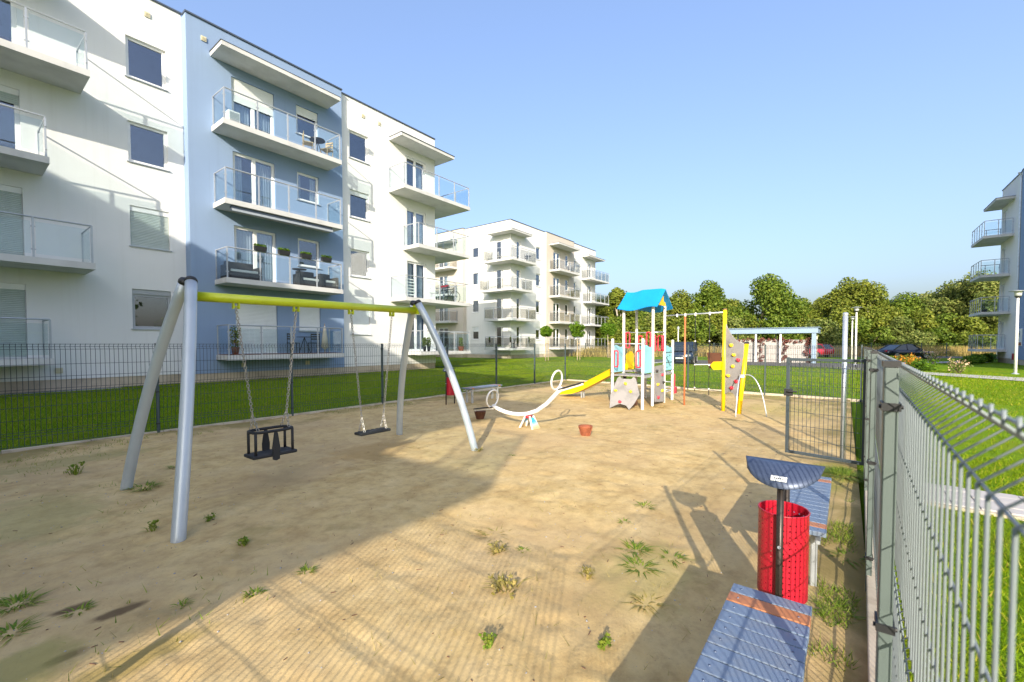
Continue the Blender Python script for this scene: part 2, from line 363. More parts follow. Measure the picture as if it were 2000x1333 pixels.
# footprints: shallow dents
for k in range(420):
    px, py = random.uniform(.4, 13), random.uniform(.3, 9.6); a = random.uniform(0, 6.3)
    m_ = (abs(XS - px) < .25) & (abs(YS - py) < .25)
    dx = (XS[m_] - px) * math.cos(a) + (YS[m_] - py) * math.sin(a); dy = -(XS[m_] - px) * math.sin(a) + (YS[m_] - py) * math.cos(a)
    rr = (dx / .13) ** 2 + (dy / .055) ** 2
    ZS[m_] += -.011 * np.exp(-rr) + .005 * np.exp(-((np.sqrt(rr) - 1.6) / .5) ** 2)
sand = npmesh('sand', np.stack([XS, YS, ZS], -1).reshape(-1, 3), gridfaces(330, 200), 'sand'); sand['kind'] = 'structure'; sand.data.shade_smooth()
def kerb(name, p, q, w_, z0, z1, n):
    root = None; p = Vector(p); q = Vector(q)
    for i in range(n):
        a = p.lerp(q, i / n); b = p.lerp(q, (i + 1) / n); g_ = (b - a).normalized() * .004
        mb = MB(); dz = random.uniform(-.008, .008)
        mb.bar((a.x + g_.x, a.y + g_.y, (z0 + z1) / 2 + dz), (b.x - g_.x, b.y - g_.y, (z0 + z1) / 2 + dz * .3), w_, z1 - z0)
        o = mb.build('kerb' if i == 0 else 'kerb_stone', 'kerb', root, bevel=.006)
        if i == 0: root = o; o['kind'] = 'structure'
kerb('kerb', (-.5, 10.27), (17.55, 10.27), .08, -.15, .055, 18)
kerb('kerb', (xfar(10.2) + .04, 10.22), (xfar(-.5) + .04, -.5), .08, -.15, .06, 11)
FY = lambda x: -.07 - .024 * x           # line of the right-hand fence
kerb('kerb', (-.45, FY(-.45) - .01), (7.05, FY(7.05) - .01), .05, -.12, .135, 3)
kerb('kerb', (8.3, FY(8.3) - .01), (16.3, FY(16.3) - .01), .05, -.12, .11, 3)
kerb('kerb', (-.52, -.02), (-.52, 10.2), .06, -.12, .08, 4)

# paths
def path_strip(name, pts, wd, z, mat):
    mb = MB()
    for (x0, y0), (x1, y1) in zip(pts[:-1], pts[1:]):
        dx, dy = x1 - x0, y1 - y0; L = math.hypot(dx, dy); nx, ny = -dy / L * wd / 2, dx / L * wd / 2; k = max(2, int(L / .5))
        for i in range(k):
            a, b = i / k, (i + 1) / k; P = []
            for t_, s_ in ((a, 1), (a, -1), (b, -1), (b, 1)):
                xx, yy = x0 + dx * t_ + nx * s_, y0 + dy * t_ + ny * s_; P.append((xx, yy, float(zlawn(xx, yy)) + z))
            mb.quad(*P)
    o = mb.build(name, mat); o['kind'] = 'structure'; return o
path_strip('path', [(32.5, .2), (28.6, -4.2), (24, -10.5), (18, -20)], 1.7, .03, 'paver')
path_strip('path', [(43, -2.2), (50, -8.2)], 2.2, .03, 'paver')
pk = path_strip('parking_lot', [(37.0, 14), (37.0, -1.5)], 8.0, .012, 'asphalt')
path_strip('road', [(60, 16), (66, -4), (68, -24)], 8.0, .014, 'asphalt')
# near paver path to the gate: separate pavers
pp = MB(); pp.box(6.32, 7.22, -9.0, -.42, -.10, .012)
pp = pp.build('path', 'kerb'); pp['kind'] = 'structure'
pme = None; cnt = 0
for j in range(34):
    for i in range(4):
        y0 = -.52 - j * .205; x0 = 6.38 + i * .2
        if y0 < -7.3: continue
        if pme is None:
            pb = MB(); pb.box(0, .193, -.197, 0, 0, .03); po = pb.build('paver', 'paver', pp, bevel=.006); pme = po.data
        else:
            po = po.copy(); COL.objects.link(po); po.parent = pp
        po.location = (x0, y0, .0 + random.uniform(0, .006) + float(zlawn(x0, y0)) * .9 + .01)

# ------------------------------------------------------------------ buildings
class Fr:
    """facade frame: s along the wall, o outwards from it, z up"""
    def __init__(f, org, sd, od): f.o = org; f.s = sd; f.d = od
    def p(f, s, o, z): return (f.o[0] + f.s[0] * s + f.d[0] * o, f.o[1] + f.s[1] * s + f.d[1] * o, z)
    def box(f, mb, s0, s1, o0, o1, z0, z1):
        a = f.p(s0, o0, z0); b = f.p(s1, o1, z1)
        return mb.box(min(a[0], b[0]), max(a[0], b[0]), min(a[1], b[1]), max(a[1], b[1]), z0, z1)
def wall(fr, root, mat, o, s0, s1, z0, z1, ops, ret=1.0, name='wall', lab=None):
    mb = MB(); ss = sorted({s0, s1, *[a for op in ops for a in op[:2]]}); zs = sorted({z0, z1, *[a for op in ops for a in op[2:4]]})
    for a, b in zip(ss[:-1], ss[1:]):
        for c, d_ in zip(zs[:-1], zs[1:]):
            ms, mz = (a + b) / 2, (c + d_) / 2
            if any(q[0] < ms < q[1] and q[2] < mz < q[3] for q in ops): continue
            mb.quad(fr.p(a, o, c), fr.p(b, o, c), fr.p(b, o, d_), fr.p(a, o, d_))
    for a, b, c, d_ in [q[:4] for q in ops]:
        k = o - .16
        mb.quad(fr.p(a, o, c), fr.p(a, k, c), fr.p(a, k, d_), fr.p(a, o, d_)); mb.quad(fr.p(b, o, c), fr.p(b, o, d_), fr.p(b, k, d_), fr.p(b, k, c))
        mb.quad(fr.p(a, o, d_), fr.p(a, k, d_), fr.p(b, k, d_), fr.p(b, o, d_)); mb.quad(fr.p(a, o, c), fr.p(b, o, c), fr.p(b, k, c), fr.p(a, k, c))
    for s in (s0, s1): mb.quad(fr.p(s, o, z0), fr.p(s, o - ret, z0), fr.p(s, o - ret, z1), fr.p(s, o, z1))
    mb.quad(fr.p(s0, o, z1), fr.p(s1, o, z1), fr.p(s1, o - ret, z1), fr.p(s0, o - ret, z1))
    w_ = mb.build(name, mat, root, label=lab)
    cp = MB(); fr.box(cp, s0 - .03, s1 + .03, o - .32, o + .045, z1 + .002, z1 + .06); cp.build('roof_edge', 'coping', root)
    return w_
def slats(fr, mb, s0, s1, o, z0, z1, pitch=.055):
    z = z1
    while z > z0 + .01:
        b = max(z - pitch, z0)
        mb.quad(fr.p(s0, o, z), fr.p(s1, o, z), fr.p(s1, o + .012, (z + b) / 2), fr.p(s0, o + .012, (z + b) / 2))
        mb.quad(fr.p(s0, o + .012, (z + b) / 2), fr.p(s1, o + .012, (z + b) / 2), fr.p(s1, o + .002, b), fr.p(s0, o + .002, b)); z = b
def window(fr, root, o, op, kind='window', mull=None, shut=0., shutmat='shutter_w', curtain=None, sill=True, simple_=False, fm='frame', box=False):
    a, b, c, d_ = op; k = o - .10; W = .10 if d_ - c > 1.7 else .085
    fb = MB(); top = d_ - (.17 if box else 0)
    if box: fr.box(fb, a, b, k - .04, k + .06, top, d_ - .002)
    fr.box(fb, a, a + W, k - .05, k + .02, c, top); fr.box(fb, b - W, b, k - .05, k + .02, c, top)
    fr.box(fb, a + W, b - W, k - .05, k + .02, top - W, top); fr.box(fb, a + W, b - W, k - .05, k + .02, c, c + W * 1.1)
    ms = [a] + (mull or []) + [b]
    for m_ in (mull or []): fr.box(fb, m_ - .065, m_ + .065, k - .05, k + .026, c + W * 1.1, top - W)
    f_ = fb.build(kind, fm, root)
    for q in range(len(ms) - 1):
        l = ms[q] + (W if q == 0 else .065); r = ms[q + 1] - (W if q == len(ms) - 2 else .065)
        pb = MB(); fr.box(pb, l, r, k - .03, k - .018, c + W, top - W); pb.build('pane', 'pane', f_)
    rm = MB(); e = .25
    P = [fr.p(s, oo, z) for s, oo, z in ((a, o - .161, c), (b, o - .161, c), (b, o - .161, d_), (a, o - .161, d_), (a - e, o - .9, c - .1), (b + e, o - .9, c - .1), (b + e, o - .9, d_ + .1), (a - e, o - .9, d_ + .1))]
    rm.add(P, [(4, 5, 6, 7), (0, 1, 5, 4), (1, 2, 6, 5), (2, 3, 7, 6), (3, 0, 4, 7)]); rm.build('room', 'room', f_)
    if curtain:
        for (l, r) in curtain:
            cb = MB(); n = max(6, int((r - l) / .03)); pts = []
            for i in range(n + 1):
                s = l + (r - l) * i / n; oo = o - .27 + .025 * math.sin(i * 1.9) + .01 * math.sin(i * .7); pts.append((s, oo))
            for (s1, o1), (s2, o2) in zip(pts[:-1], pts[1:]): cb.quad(fr.p(s1, o1, c), fr.p(s2, o2, c), fr.p(s2, o2, d_ - .1), fr.p(s1, o1, d_ - .1))
            cb.build('curtain', 'curtain', f_)
    if shut > 0:
        sb = MB(); zb = top - (top - c) * shut
        slats(fr, sb, a + .015, b - .015, o - .066, zb, top); fr.box(sb, a + .015, b - .015, o - .068, o - .05, zb - .03, zb); sb.build('shutter', shutmat, f_)
    if sill:
        sb = MB(); fr.box(sb, a - .05, b + .05, o - .10, o + .05, c - .035, c - .003); sb.build('sill', 'sill', f_)
    return f_
def inset(pts, dist):
    """offset an open polyline to its left (closed side given by sign)"""
    out = []
    for i, p in enumerate(pts):
        p = Vector(p); ns = []
        if i > 0: dd = (p - Vector(pts[i - 1])).normalized(); ns.append(Vector((-dd.y, dd.x)))
        if i < len(pts) - 1: dd = (Vector(pts[i + 1]) - p).normalized(); ns.append(Vector((-dd.y, dd.x)))
        if len(ns) == 2:
            b = (ns[0] + ns[1]).normalized(); out.append(p + b * dist / max(.3, b.dot(ns[0])))
        else: out.append(p + ns[0] * dist)
    return out
def balcony(root, poly, rail, zb, side=1, th=.19, rh=1.12, gmat='bal_glass', step=1.15, pr=.021, floor='slab'):
    """poly: slab outline (x, y); rail: open polyline along its outer edge"""
    mb = MB(); mb.prism([(x, y, zb) for x, y in poly], (0, 0, th)); sl_ = mb.build('balcony', 'slab', root)
    R = inset(rail, .06 * side); zt = zb + th
    hr = MB(); hr.tube([(p.x, p.y, zt + rh) for p in R], .026, 6); hr.build('handrail', 'alu', sl_)
    for sg_, (a, b) in enumerate(zip(R[:-1], R[1:])):
        L = (b - a).length; n = max(1, round(L / step))
        for i in range(n):
            p = a.lerp(b, i / n); q = a.lerp(b, (i + 1) / n)
            t0 = .05 / max(.06, (q - p).length); p2 = p.lerp(q, t0); q2 = p.lerp(q, 1 - t0)
            g_ = MB(); g_.bar((p2.x, p2.y, zt + .55), (q2.x, q2.y, zt + .55), .009, .90); g_.build('glass_panel', gmat, sl_)
            for e_ in ([p, q] if i == n - 1 and sg_ == len(R) - 2 else [p]):
                pb = MB(); pb.box(e_.x - pr, e_.x + pr, e_.y - pr, e_.y + pr, zt, zt + rh - .004)
                for zz in (.22, .86): pb.bar((e_.x - (q.x - p.x) / L * n * .0 - .05 * abs((q - p).normalized().x), e_.y - .05 * abs((q - p).normalized().y), zt + zz), (e_.x + .05 * abs((q - p).normalized().x), e_.y + .05 * abs((q - p).normalized().y), zt + zz), .032, .032)
                pb.build('post', 'alu', sl_)
    return sl_
def canopy(root, poly, zb, th=.15):
    mb = MB(); mb.prism([(x, y, zb) for x, y in poly], (0, 0, th)); o = mb.build('canopy', 'slab', root)
    c = [sum(p[0] for p in poly) / len(poly), sum(p[1] for p in poly) / len(poly)]
    t = MB(); t.prism([(x + (x - c[0]) * .012, y + (y - c[1]) * .02, zb + th + .001) for x, y in poly], (0, 0, .022)); t.build('roof_edge', 'coping', o)
    return o
def vent(fr, root, o, s, z, w_=.17, h_=.17):
    mb = MB(); fr.box(mb, s - w_ / 2, s + w_ / 2, o, o + .035, z - h_ / 2, z + h_ / 2)
    for i in range(3): fr.box(mb, s - w_ * .32, s + w_ * .32, o + .035, o + .045, z - h_ * .28 + i * h_ * .22, z - h_ * .28 + i * h_ * .22 + .015)
    mb.build('vent', 'vent', root)
ZB = [1.09, 3.95, 6.83, 9.69]                          # undersides of the balcony slabs
FLO = [z + .21 for z in ZB]; DT = [z + 2.19 for z in FLO]
G = .0
# ---- the near building on the left
F1 = Fr((0, 19.3), (1, 0), (0, -1))
near = thing('apartment_building', 'four storey white apartment building with a blue bay, behind the swing', 'building', (8, 24, 0))
yL, yB, yR = -.3, .2, 0.
opsL = [(4.02, 5.12, DT[k] - 1.38 + .12, DT[k] + .12) for k in range(4)] + [(.15, 1.56, FLO[k], DT[k]) for k in range(4)] + [(-5.5, -4.1, FLO[k], DT[k]) for k in range(4)]
wall(F1, near, 'white_wall', yL, -14, 5.6, .58, 13.78, opsL)
opsB = [(7.05, 8.64, FLO[k], DT[k]) for k in range(4)] + [(9.56, 10.55, DT[k] - 1.22, DT[k]) for k in range(4)]
wall(F1, near, 'blue_wall', yB, 5.6, 11.72, .58, 13.66, opsB, lab='blue rendered bay')
opsR = [(12.22, 13.30, DT[k] - 1.32, DT[k] + .02) for k in range(4)] + [(15.70, 17.08, FLO[k], DT[k] - .05) for k in range(4)]
wall(F1, near, 'white_wall', yR, 11.72, 17.78, .58, 13.64, opsR)
mb = MB(); F1.box(mb, -14, 5.58, -12, yL - 1.0, .2, 13.7); F1.box(mb, 5.62, 11.7, -12, yB - 1.0, .2, 13.6); F1.box(mb, 11.74, 17.775, -12, yR - 1.0, .2, 13.6); mb.build('rear_block', 'white_wall', near)
mb = MB(); F1.box(mb, -14, 5.60, yL - .4, yL - .025, -.1, .58); F1.box(mb, 5.601, 11.72, yB - .4, yB - .025, -.1, .58); F1.box(mb, 11.721, 17.76, yR - .4, yR - .025, -.1, .58); mb.build('plinth', 'plinth', near)
for k in range(4):
    window(F1, near, yL, opsL[k], shut=1. if k == 1 else 0, shutmat='shutter_g', box=(k < 2), fm='gframe' if k == 0 else 'frame')
    window(F1, near, yL, opsL[4 + k], 'balcony_door', [.85], shut=1. if k < 2 else (.12 if k == 2 else 0), shutmat='shutter_g', sill=False, box=(k < 3), curtain=[(.2, .7)] if k > 2 else None)
    window(F1, near, yL, opsL[8 + k], 'balcony_door', [-4.8], sill=False)
    cur = [None, [(7.1, 7.8), (7.9, 8.6)], [(7.1, 7.45), (7.95, 8.6)], [(7.1, 7.75), (8.0, 8.6)]][k]
    window(F1, near, yB, opsB[k], 'balcony_door', [7.84], shut=1. if k == 0 else (.4 if k == 3 else 0), curtain=cur, sill=False)
    window(F1, near, yB, opsB[4 + k], shut=1. if k == 0 else (.28 if k == 3 else 0), curtain=[(9.65, 9.85), (10.25, 10.5)] if k == 2 else None)
    window(F1, near, yR, opsR[k], shut=1. if k == 0 else (.0 if k != 2 else .15), box=(k == 0))
    window(F1, near, yR, opsR[4 + k], 'balcony_door', [16.35], sill=False, curtain=[(15.75, 16.25), (16.45, 17.0)] if k in (1, 2) else [(16.5, 17.0)])
def P2(fr, *pts): return [fr.p(s, o, 0)[:2] for s, o in pts]
for k in range(4):
    e = (1.95, 2.88, 1.98, 2.88)[k]; zb = ZB[k]
    balcony(near, P2(F1, (-8, yL + .001), (-8, 1.2), (e, 1.2), (e, yL + .001)), P2(F1, (-8, 1.2), (e, 1.2), (e, yL)), zb, step=1.2)
    balcony(near, P2(F1, (6.35, yB + .001), (6.35, 1.32), (11.02, 1.32), (11.02, yB + .001)), P2(F1, (6.35, yB), (6.35, 1.32), (11.02, 1.32), (11.02, yB)), zb, step=1.12)
    e = (15.5, 14.55, 15.42, 14.5)[k]
    balcony(near, P2(F1, (e, .001), (e, 1.3), (19.42, 1.3), (19.42, -3.2), (17.79, -3.2), (17.79, .001)), P2(F1, (e, 0), (e, 1.3), (19.42, 1.3), (19.42, -3.2)), zb, step=1.12)
canopy(near, P2(F1, (6.35, yB + .001), (6.35, 1.3), (11.0, 1.3), (11.0, yB + .001)), 12.48)
canopy(near, P2(F1, (14.55, .001), (14.55, 1.05), (18.35, 1.05), (18.35, -3), (17.79, -3), (17.79, .001)), 12.42)
canopy(near, P2(F1, (-8, yL + .001), (-8, 1.2), (2.2, 1.2), (2.2, yL + .001)), 12.5)
for s, z, o in ((4.62, 13.2, yL), (6.15, 13.0, yB), (13.0, 13.05, yR), (13.95, 13.05, yR), (7.3, .86, yB), (9.9, .86, yB), (2.2, .86, yL)): vent(F1, near, o, s, z)
mb = MB(); mb.box(6.6, 10.6, 18.08, 18.26, 6.66, 6.828); aw = mb.build('awning', 'coping', near, bevel=.02)
mb = MB(); mb.box(6.62, 10.58, 18.02, 18.075, 6.62, 6.70); mb.build('awning_bar', 'sill', aw)
# downpipe-free gravel strip along its foot
mb = MB(); mb.box(-14, 3.6, 19.0, 19.62, .1, .235); g_ = mb.build('gravel_strip', 'gravel'); g_['kind'] = 'structure'

# ---- the far building
X0, Y0 = 34.3, 26.4
FA = Fr((X0, Y0), (1, 0), (0, -1)); FB = Fr((X0, Y0), (0, 1), (-1, 0))
far = thing('apartment_building', 'four storey white apartment building with beige bays, farther off past the lawn', 'building', (44, 34, 0))
TOP = 13.95
opsA = [(.45, 1.65, FLO[k], DT[k]) for k in range(4)] + [(4.45, 5.35, DT[k] - 1.35, DT[k]) for k in range(4)]
wall(FA, far, 'white_wall', 0, .002, 6.1, .6, TOP, opsA)
opsA2 = [(7.55, 9.0, FLO[k], DT[k]) for k in range(4)] + [(10.2, 10.95, DT[k] - 1.3, DT[k]) for k in range(4)]
wall(FA, far, 'beige_wall', .25, 6.1, 12.2, .6, TOP - .02, opsA2, lab='beige rendered bay')
opsA3 = [(12.6, 13.3, DT[k] - 1.3, DT[k]) for k in range(4)] + [(16.2, 17.3, FLO[k], DT[k]) for k in range(4)]
wall(FA, far, 'white_wall', 0, 12.2, 18.4, .6, TOP - .03, opsA3)
opsB1 = [(.45, 1.95, FLO[k], DT[k]) for k in range(4)] + [(4.25, 5.2, DT[k] - 1.35, DT[k]) for k in range(4)]
wall(FB, far, 'white_wall', 0, .002, 6.0, .6, TOP, opsB1)
opsB2 = [(8.3, 9.8, FLO[k], DT[k]) for k in range(4)] + [(11, 12, DT[k] - 1.3, DT[k]) for k in range(4)]
wall(FB, far, 'beige_wall', .5, 6.0, 15, .6, TOP - .02, opsB2, lab='beige rendered bay')
mb = MB(); mb.box(X0 + 1.0, X0 + 18.39, Y0 + 1.0, Y0 + 15, .2, TOP - .1); mb.build('rear_block', 'white_wall', far)
mb = MB(); FA.box(mb, .03, 18.3, -.4, -.03, -.1, .6); FA.box(mb, 6.15, 12.15, -.02, .22, -.1, .598); FB.box(mb, .5, 14.9, -.4, -.03, -.1, .6); FB.box(mb, 6.05, 14.9, -.02, .46, -.1, .598); mb.build('plinth', 'plinth', far)
for fr, oo, ops, mu in ((FA, 0, opsA, 1.05), (FA, .25, opsA2, 8.3), (FA, 0, opsA3, 16.75), (FB, 0, opsB1, 1.2), (FB, .5, opsB2, 9.05)):
    for op in ops:
        door = op[3] - op[2] > 1.6
        window(fr, far, oo, op, 'balcony_door' if door else 'window', [mu] if door else None, sill=not door, curtain=[(op[0] + .1, op[0] + (op[1] - op[0]) * .45)] if random.random() < .5 else None, shut=random.choice([0, 0, 0, .2, .35]) if not door else 0)
for k in range(4):
    ex = (36.9, 37.0, 36.3, 37.0)[k]; ey = (28.6, 28.7, 29.3, 28.8)[k]; a, b = X0 - 1.42, Y0 - 1.3
    balcony(far, [(ex, b), (ex, Y0 - .001), (X0 - .001, Y0 - .001), (X0 - .001, ey), (a, ey), (a, b)], [(ex, Y0), (ex, b), (a, b), (a, ey), (X0, ey)], ZB[k], side=-1, gmat='frost')
    balcony(far, [(41.0, Y0 - .251), (41.0, Y0 - 1.6), (45.7, Y0 - 1.6), (45.7, Y0 - .251)], [(41.0, Y0 - .3), (41.0, Y0 - 1.6), (45.7, Y0 - 1.6), (45.7, Y0 - .3)], ZB[k], gmat='frost')
    ex = (50, 48.8, 49.2, 48.8)[k]
    balcony(far, [(ex, Y0 - .001), (ex, Y0 - 1.3), (54.2, Y0 - 1.3), (54.2, Y0 + 3), (52.71, Y0 + 3), (52.71, Y0 - .001)], [(ex, Y0), (ex, Y0 - 1.3), (54.2, Y0 - 1.3), (54.2, Y0 + 3)], ZB[k], gmat='frost')
    balcony(far, [(X0 - .501, 33.2), (X0 - 1.75, 33.2), (X0 - 1.75, 38.2), (X0 - .501, 38.2)], [(X0 - .55, 33.2), (X0 - 1.75, 33.2), (X0 - 1.75, 38.2), (X0 - .55, 38.2)], ZB[k], side=-1, gmat='frost')
canopy(far, [(36.7, Y0 - .95), (36.7, Y0 - .001), (X0 - .001, Y0 - .001), (X0 - .001, 28.6), (X0 - 1.1, 28.6), (X0 - 1.1, Y0 - .95)], 12.6)
canopy(far, [(41.0, Y0 - .251), (41.0, Y0 - 1.5), (45.7, Y0 - 1.5), (45.7, Y0 - .251)], 12.6)
canopy(far, [(49, Y0 - .001), (49, Y0 - 1.0), (53.5, Y0 - 1.0), (53.5, Y0 + 3), (52.71, Y0 + 3), (52.71, Y0 - .001)], 12.6)
canopy(far, [(X0 - .501, 33.2), (X0 - 1.6, 33.2), (X0 - 1.6, 38.2), (X0 - .501, 38.2)], 12.6)

# ---- the building on the right
FC = Fr((51.7, -9.78), (-1, 0), (0, 1))
rb = thing('apartment_building', 'white and blue apartment building at the right edge, in shade', 'building', (46, -16, 0))
opsC = [(.35, 1.5, FLO[k], DT[k]) for k in range(4)]
wall(FC, rb, 'white_wall', 0, 0, 5.2, .6, 13.9, opsC)
opsC2 = [(6.6, 7.9, FLO[k], DT[k]) for k in range(4)] + [(8.4, 9.4, DT[k] - 1.3, DT[k]) for k in range(4)]
wall(FC, rb, 'blue_wall', .05, 5.2, 10.5, .6, 13.9, opsC2, lab='blue rendered bay')
wall(FC, rb, 'white_wall', 0, 10.5, 18, .6, 13.9, [(11.5, 12.6, DT[k] - 1.3, DT[k]) for k in range(4)])
mb = MB(); FC.box(mb, .01, 17.9, -12, -1.0, .2, 13.8); mb.build('rear_block', 'white_wall', rb)
mb = MB(); FC.box(mb, .02, 17.9, -.4, -.03, -.1, .6); FC.box(mb, 5.25, 10.4, -.02, .02, -.1, .598); mb.build('plinth', 'plinth', rb)
for op in opsC: window(FC, rb, 0, op, 'balcony_door', [.92], sill=False)
for op in opsC2: window(FC, rb, .05, op, 'balcony_door' if op[3] - op[2] > 1.6 else 'window', None, sill=False)
for k in range(4):
    window(FC, rb, 0, (11.5, 12.6, DT[k] - 1.3, DT[k]))
    nx = (49.3, 48.5, 48.9, 48.2)[k]
    balcony(rb, [(nx, -9.779), (nx, -8.2), (52.3, -8.2), (52.3, -13), (51.71, -13), (51.71, -9.779)], [(nx, -9.7), (nx, -8.2), (52.3, -8.2), (52.3, -13)], ZB[k], side=-1, step=.8)
canopy(rb, [(48.2, -9.779), (48.2, -8.8), (51.9, -8.8), (51.9, -12), (51.71, -12), (51.71, -9.779)], 12.45)
mb = MB(); mb.tube([(46.62, -9.70, .3), (46.62, -9.70, 13.6), (46.62, -9.55, 13.85)], .055, 8); mb.build('downpipe', 'galv', rb)
mb = MB(); FC.box(mb, 5.45, 6.35, .051, .09, 1.55, 2.75); sg = mb.build('house_sign', 'label', rb)
mb = MB()
for a_, b_, c_, d_ in ((5.55, 5.63, 2.2, 2.6), (5.70, 5.77, 2.35, 2.6), (5.77, 5.95, 2.35, 2.42), (5.95, 6.01, 2.2, 2.6)): FC.box(mb, a_, b_, .091, .096, c_, d_)
mb.build('lettering', 'print_dark', sg)
mb = MB(); FC.box(mb, 5.45, 6.35, .091, .097, 1.58, 1.80); mb.build('stripe', 'terracotta', sg)
mb = MB(); FC.box(mb, 4.6, 4.9, .001, .15, .55, 1.0); mb.build('meter_box', 'red', rb)

# ---- the stepped building out of the picture, towards the sun, whose shadow crosses the sand
ob = thing('apartment_building', 'stepped white apartment building outside the picture that shades the sand', 'building', (-25, 5, 0))
WX, WY = -12.4, -2.45
fs = Fr((-40., WY), (1, 0), (0, -1)); fe = Fr((WX, WY), (0, 1), (1, 0))
for fr, L, lo in ((fs, WX + 40, 0), (fe, 25.5, .002)):
    ops = [(s, s + 1.4, DT[k] - 1.4, DT[k]) for k in range(4) for s in np.arange(1.2, L - 1.6, 3.0)]
    wall(fr, ob, 'white_wall', 0, lo, L, .0, 13.68, ops)
    for op in ops: window(fr, ob, 0, op)
mb = MB(); mb.box(-40, WX - 1.0, WY + 1.0, 23, 0, 13.6); mb.build('rear_block', 'white_wall', ob)
for k in range(4):
    balcony(ob, [(-17.5, WY - .001), (-17.5, -4.15), (-11.0, -4.15), (-11.0, 1.2), (WX + .001, 1.2), (WX + .001, WY - .001)], [(-17.5, WY), (-17.5, -4.15), (-11.0, -4.15), (-11.0, 1.2)], ZB[k])
canopy(ob, [(-17.5, WY - .001), (-17.5, -4.15), (-11.0, -4.15), (-11.0, 1.2), (WX + .001, 1.2), (WX + .001, WY - .001)], 12.45)

# ------------------------------------------------------------------ fences
def vpath(p, out, zt, z0=.07):
    o = .045; L = [(z0, 0), (z0 + .14, 0), (z0 + .185, o), (z0 + .23, 0), (.88, 0), (.925, o), (.97, 0), (zt - .09, 0), (zt - .048, o), (zt - .01, 0), (zt + .003, 0)]
    return [(p[0] + out[0] * b, p[1] + out[1] * b, z) for z, b in L]
def hlist(zt, z0=.07):
    a = [(z0 + .01, 0), (z0 + .14, 0), (z0 + .185, .045), (z0 + .23, 0), (.49, 0), (.69, 0), (.88, 0), (.925, .045), (.97, 0), (1.165, 0), (1.365, 0), (zt - .09, 0), (zt - .048, .045), (zt - .005, 0)]
    return [q for q in a if q[0] < zt]
def panel(root, p, q, out, zt, mat, r, sep=False, n=4, z0=.07, pitch=.05):
    p = Vector((*p, 0)); q = Vector((*q, 0)); L = (q - p).length; k = int(L / pitch)
    mb = MB()
    for z, b in hlist(zt, z0):
        a_ = p + Vector((*out, 0)) * (b + (r * 1.6)); b_ = q + Vector((*out, 0)) * (b + (r * 1.6))
        mb.tube([(a_.x, a_.y, z), (b_.x, b_.y, z)], r * .95, n)
    pts = [p.lerp(q, (i + .5) / k) for i in range(k)]
    if not sep:
        for t in pts: mb.tube(vpath(t, out, zt, z0), r, n, caps=False)
        return mb.build('mesh_panel', mat, root, smooth=True)
    o = mb.build('mesh_panel', mat, root, smooth=True); wm = None
    for t in pts:
        if wm is None:
            wb = MB(); wb.tube(vpath(Vector((0, 0, 0)), out, zt, z0), r, 8); me = wb.build('wire', mat, None, smooth=True); wm = me
        else: me = wm.copy(); COL.objects.link(me)
        me.parent = o; me.location = Vector((t.x, t.y, 0)) - OFF[o]
    return o
def fpost(root, x, y, zt, mat, wx=.04, wy=.06, clamps=(), cdir=(0, 1)):
    mb = MB(); mb.box(x - wx / 2, x + wx / 2, y - wy / 2, y + wy / 2, -.2, zt); o = mb.build('post', mat, root, bevel=.004)
    mb = MB(); mb.box(x - wx / 2 - .003, x + wx / 2 + .003, y - wy / 2 - .003, y + wy / 2 + .003, zt + .0005, zt + .018); mb.build('post_cap', 'black', o)
    for z in clamps:
        mb = MB(); cx, cy = cdir
        mb.box(x - wx / 2 - .006, x + wx / 2 + .006, y - wy / 2 - .005, y + wy / 2 + .005, z - .011, z + .011); mb.tube([(x - (wx * .7 + .004) * cx - .02 * cy, y - (wy * .7 + .004) * cy, z), (x + (wx * .7 + .004) * cx - .02 * cy, y + (wy * .7 + .004) * cy, z)], .006, 6)
        mb.build('clamp', 'black', o)
    return o
# left fence
fl = thing('mesh_fence', 'dark wire mesh fence between the sand and the lawn by the blue building', 'fence', (8, 10.27, 0), 'playground fences')
px = [-.5] + [2.43 + 2.505 * i for i in range(7)]
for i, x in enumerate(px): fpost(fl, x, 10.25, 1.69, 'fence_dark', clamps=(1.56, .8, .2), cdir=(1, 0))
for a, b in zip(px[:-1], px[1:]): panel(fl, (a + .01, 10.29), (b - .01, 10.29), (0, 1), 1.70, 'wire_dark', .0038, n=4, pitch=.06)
# far fence
ff = thing('mesh_fence', 'wire mesh fence across the far end of the sand, behind the climbing wall', 'fence', (16.9, 5, 0), 'playground fences')
ys_ = [10.25, 7.22, 4.65, 2.1, -.4]
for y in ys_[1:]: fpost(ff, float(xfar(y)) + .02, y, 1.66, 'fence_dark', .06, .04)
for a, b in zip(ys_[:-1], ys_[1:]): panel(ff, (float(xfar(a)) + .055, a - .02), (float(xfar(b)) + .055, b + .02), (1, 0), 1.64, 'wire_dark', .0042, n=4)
# right fence (beside the camera)
fr_ = thing('mesh_fence', 'grey green wire mesh fence close by on the right, running into the distance', 'fence', (4, -.2, 0), 'playground fences')
px = [-.5, 1.62, 3.80, 5.98, 7.2]
for x in px[1:]: fpost(fr_, x, FY(x) + .004, 1.635, 'fence', .06, .032, clamps=(1.525, .90, .25), cdir=(0, 1))
for i, (a, b) in enumerate(zip(px[:-1], px[1:])): panel(fr_, (a + .0, FY(a) - .032), (b - .0, FY(b) - .032), (0, -1), 1.637, 'wire', .0021 if i == 0 else .0025, sep=i < 2, n=6)
px = [8.25, 10.9, 13.5, 16.3]
for x in px: fpost(fr_, x, FY(x), 1.60, 'fence', .06, .04)
for a, b in zip(px[:-1], px[1:]): panel(fr_, (a, FY(a) - .032), (b, FY(b) - .032), (0, -1), 1.62, 'wire', .003, n=3)
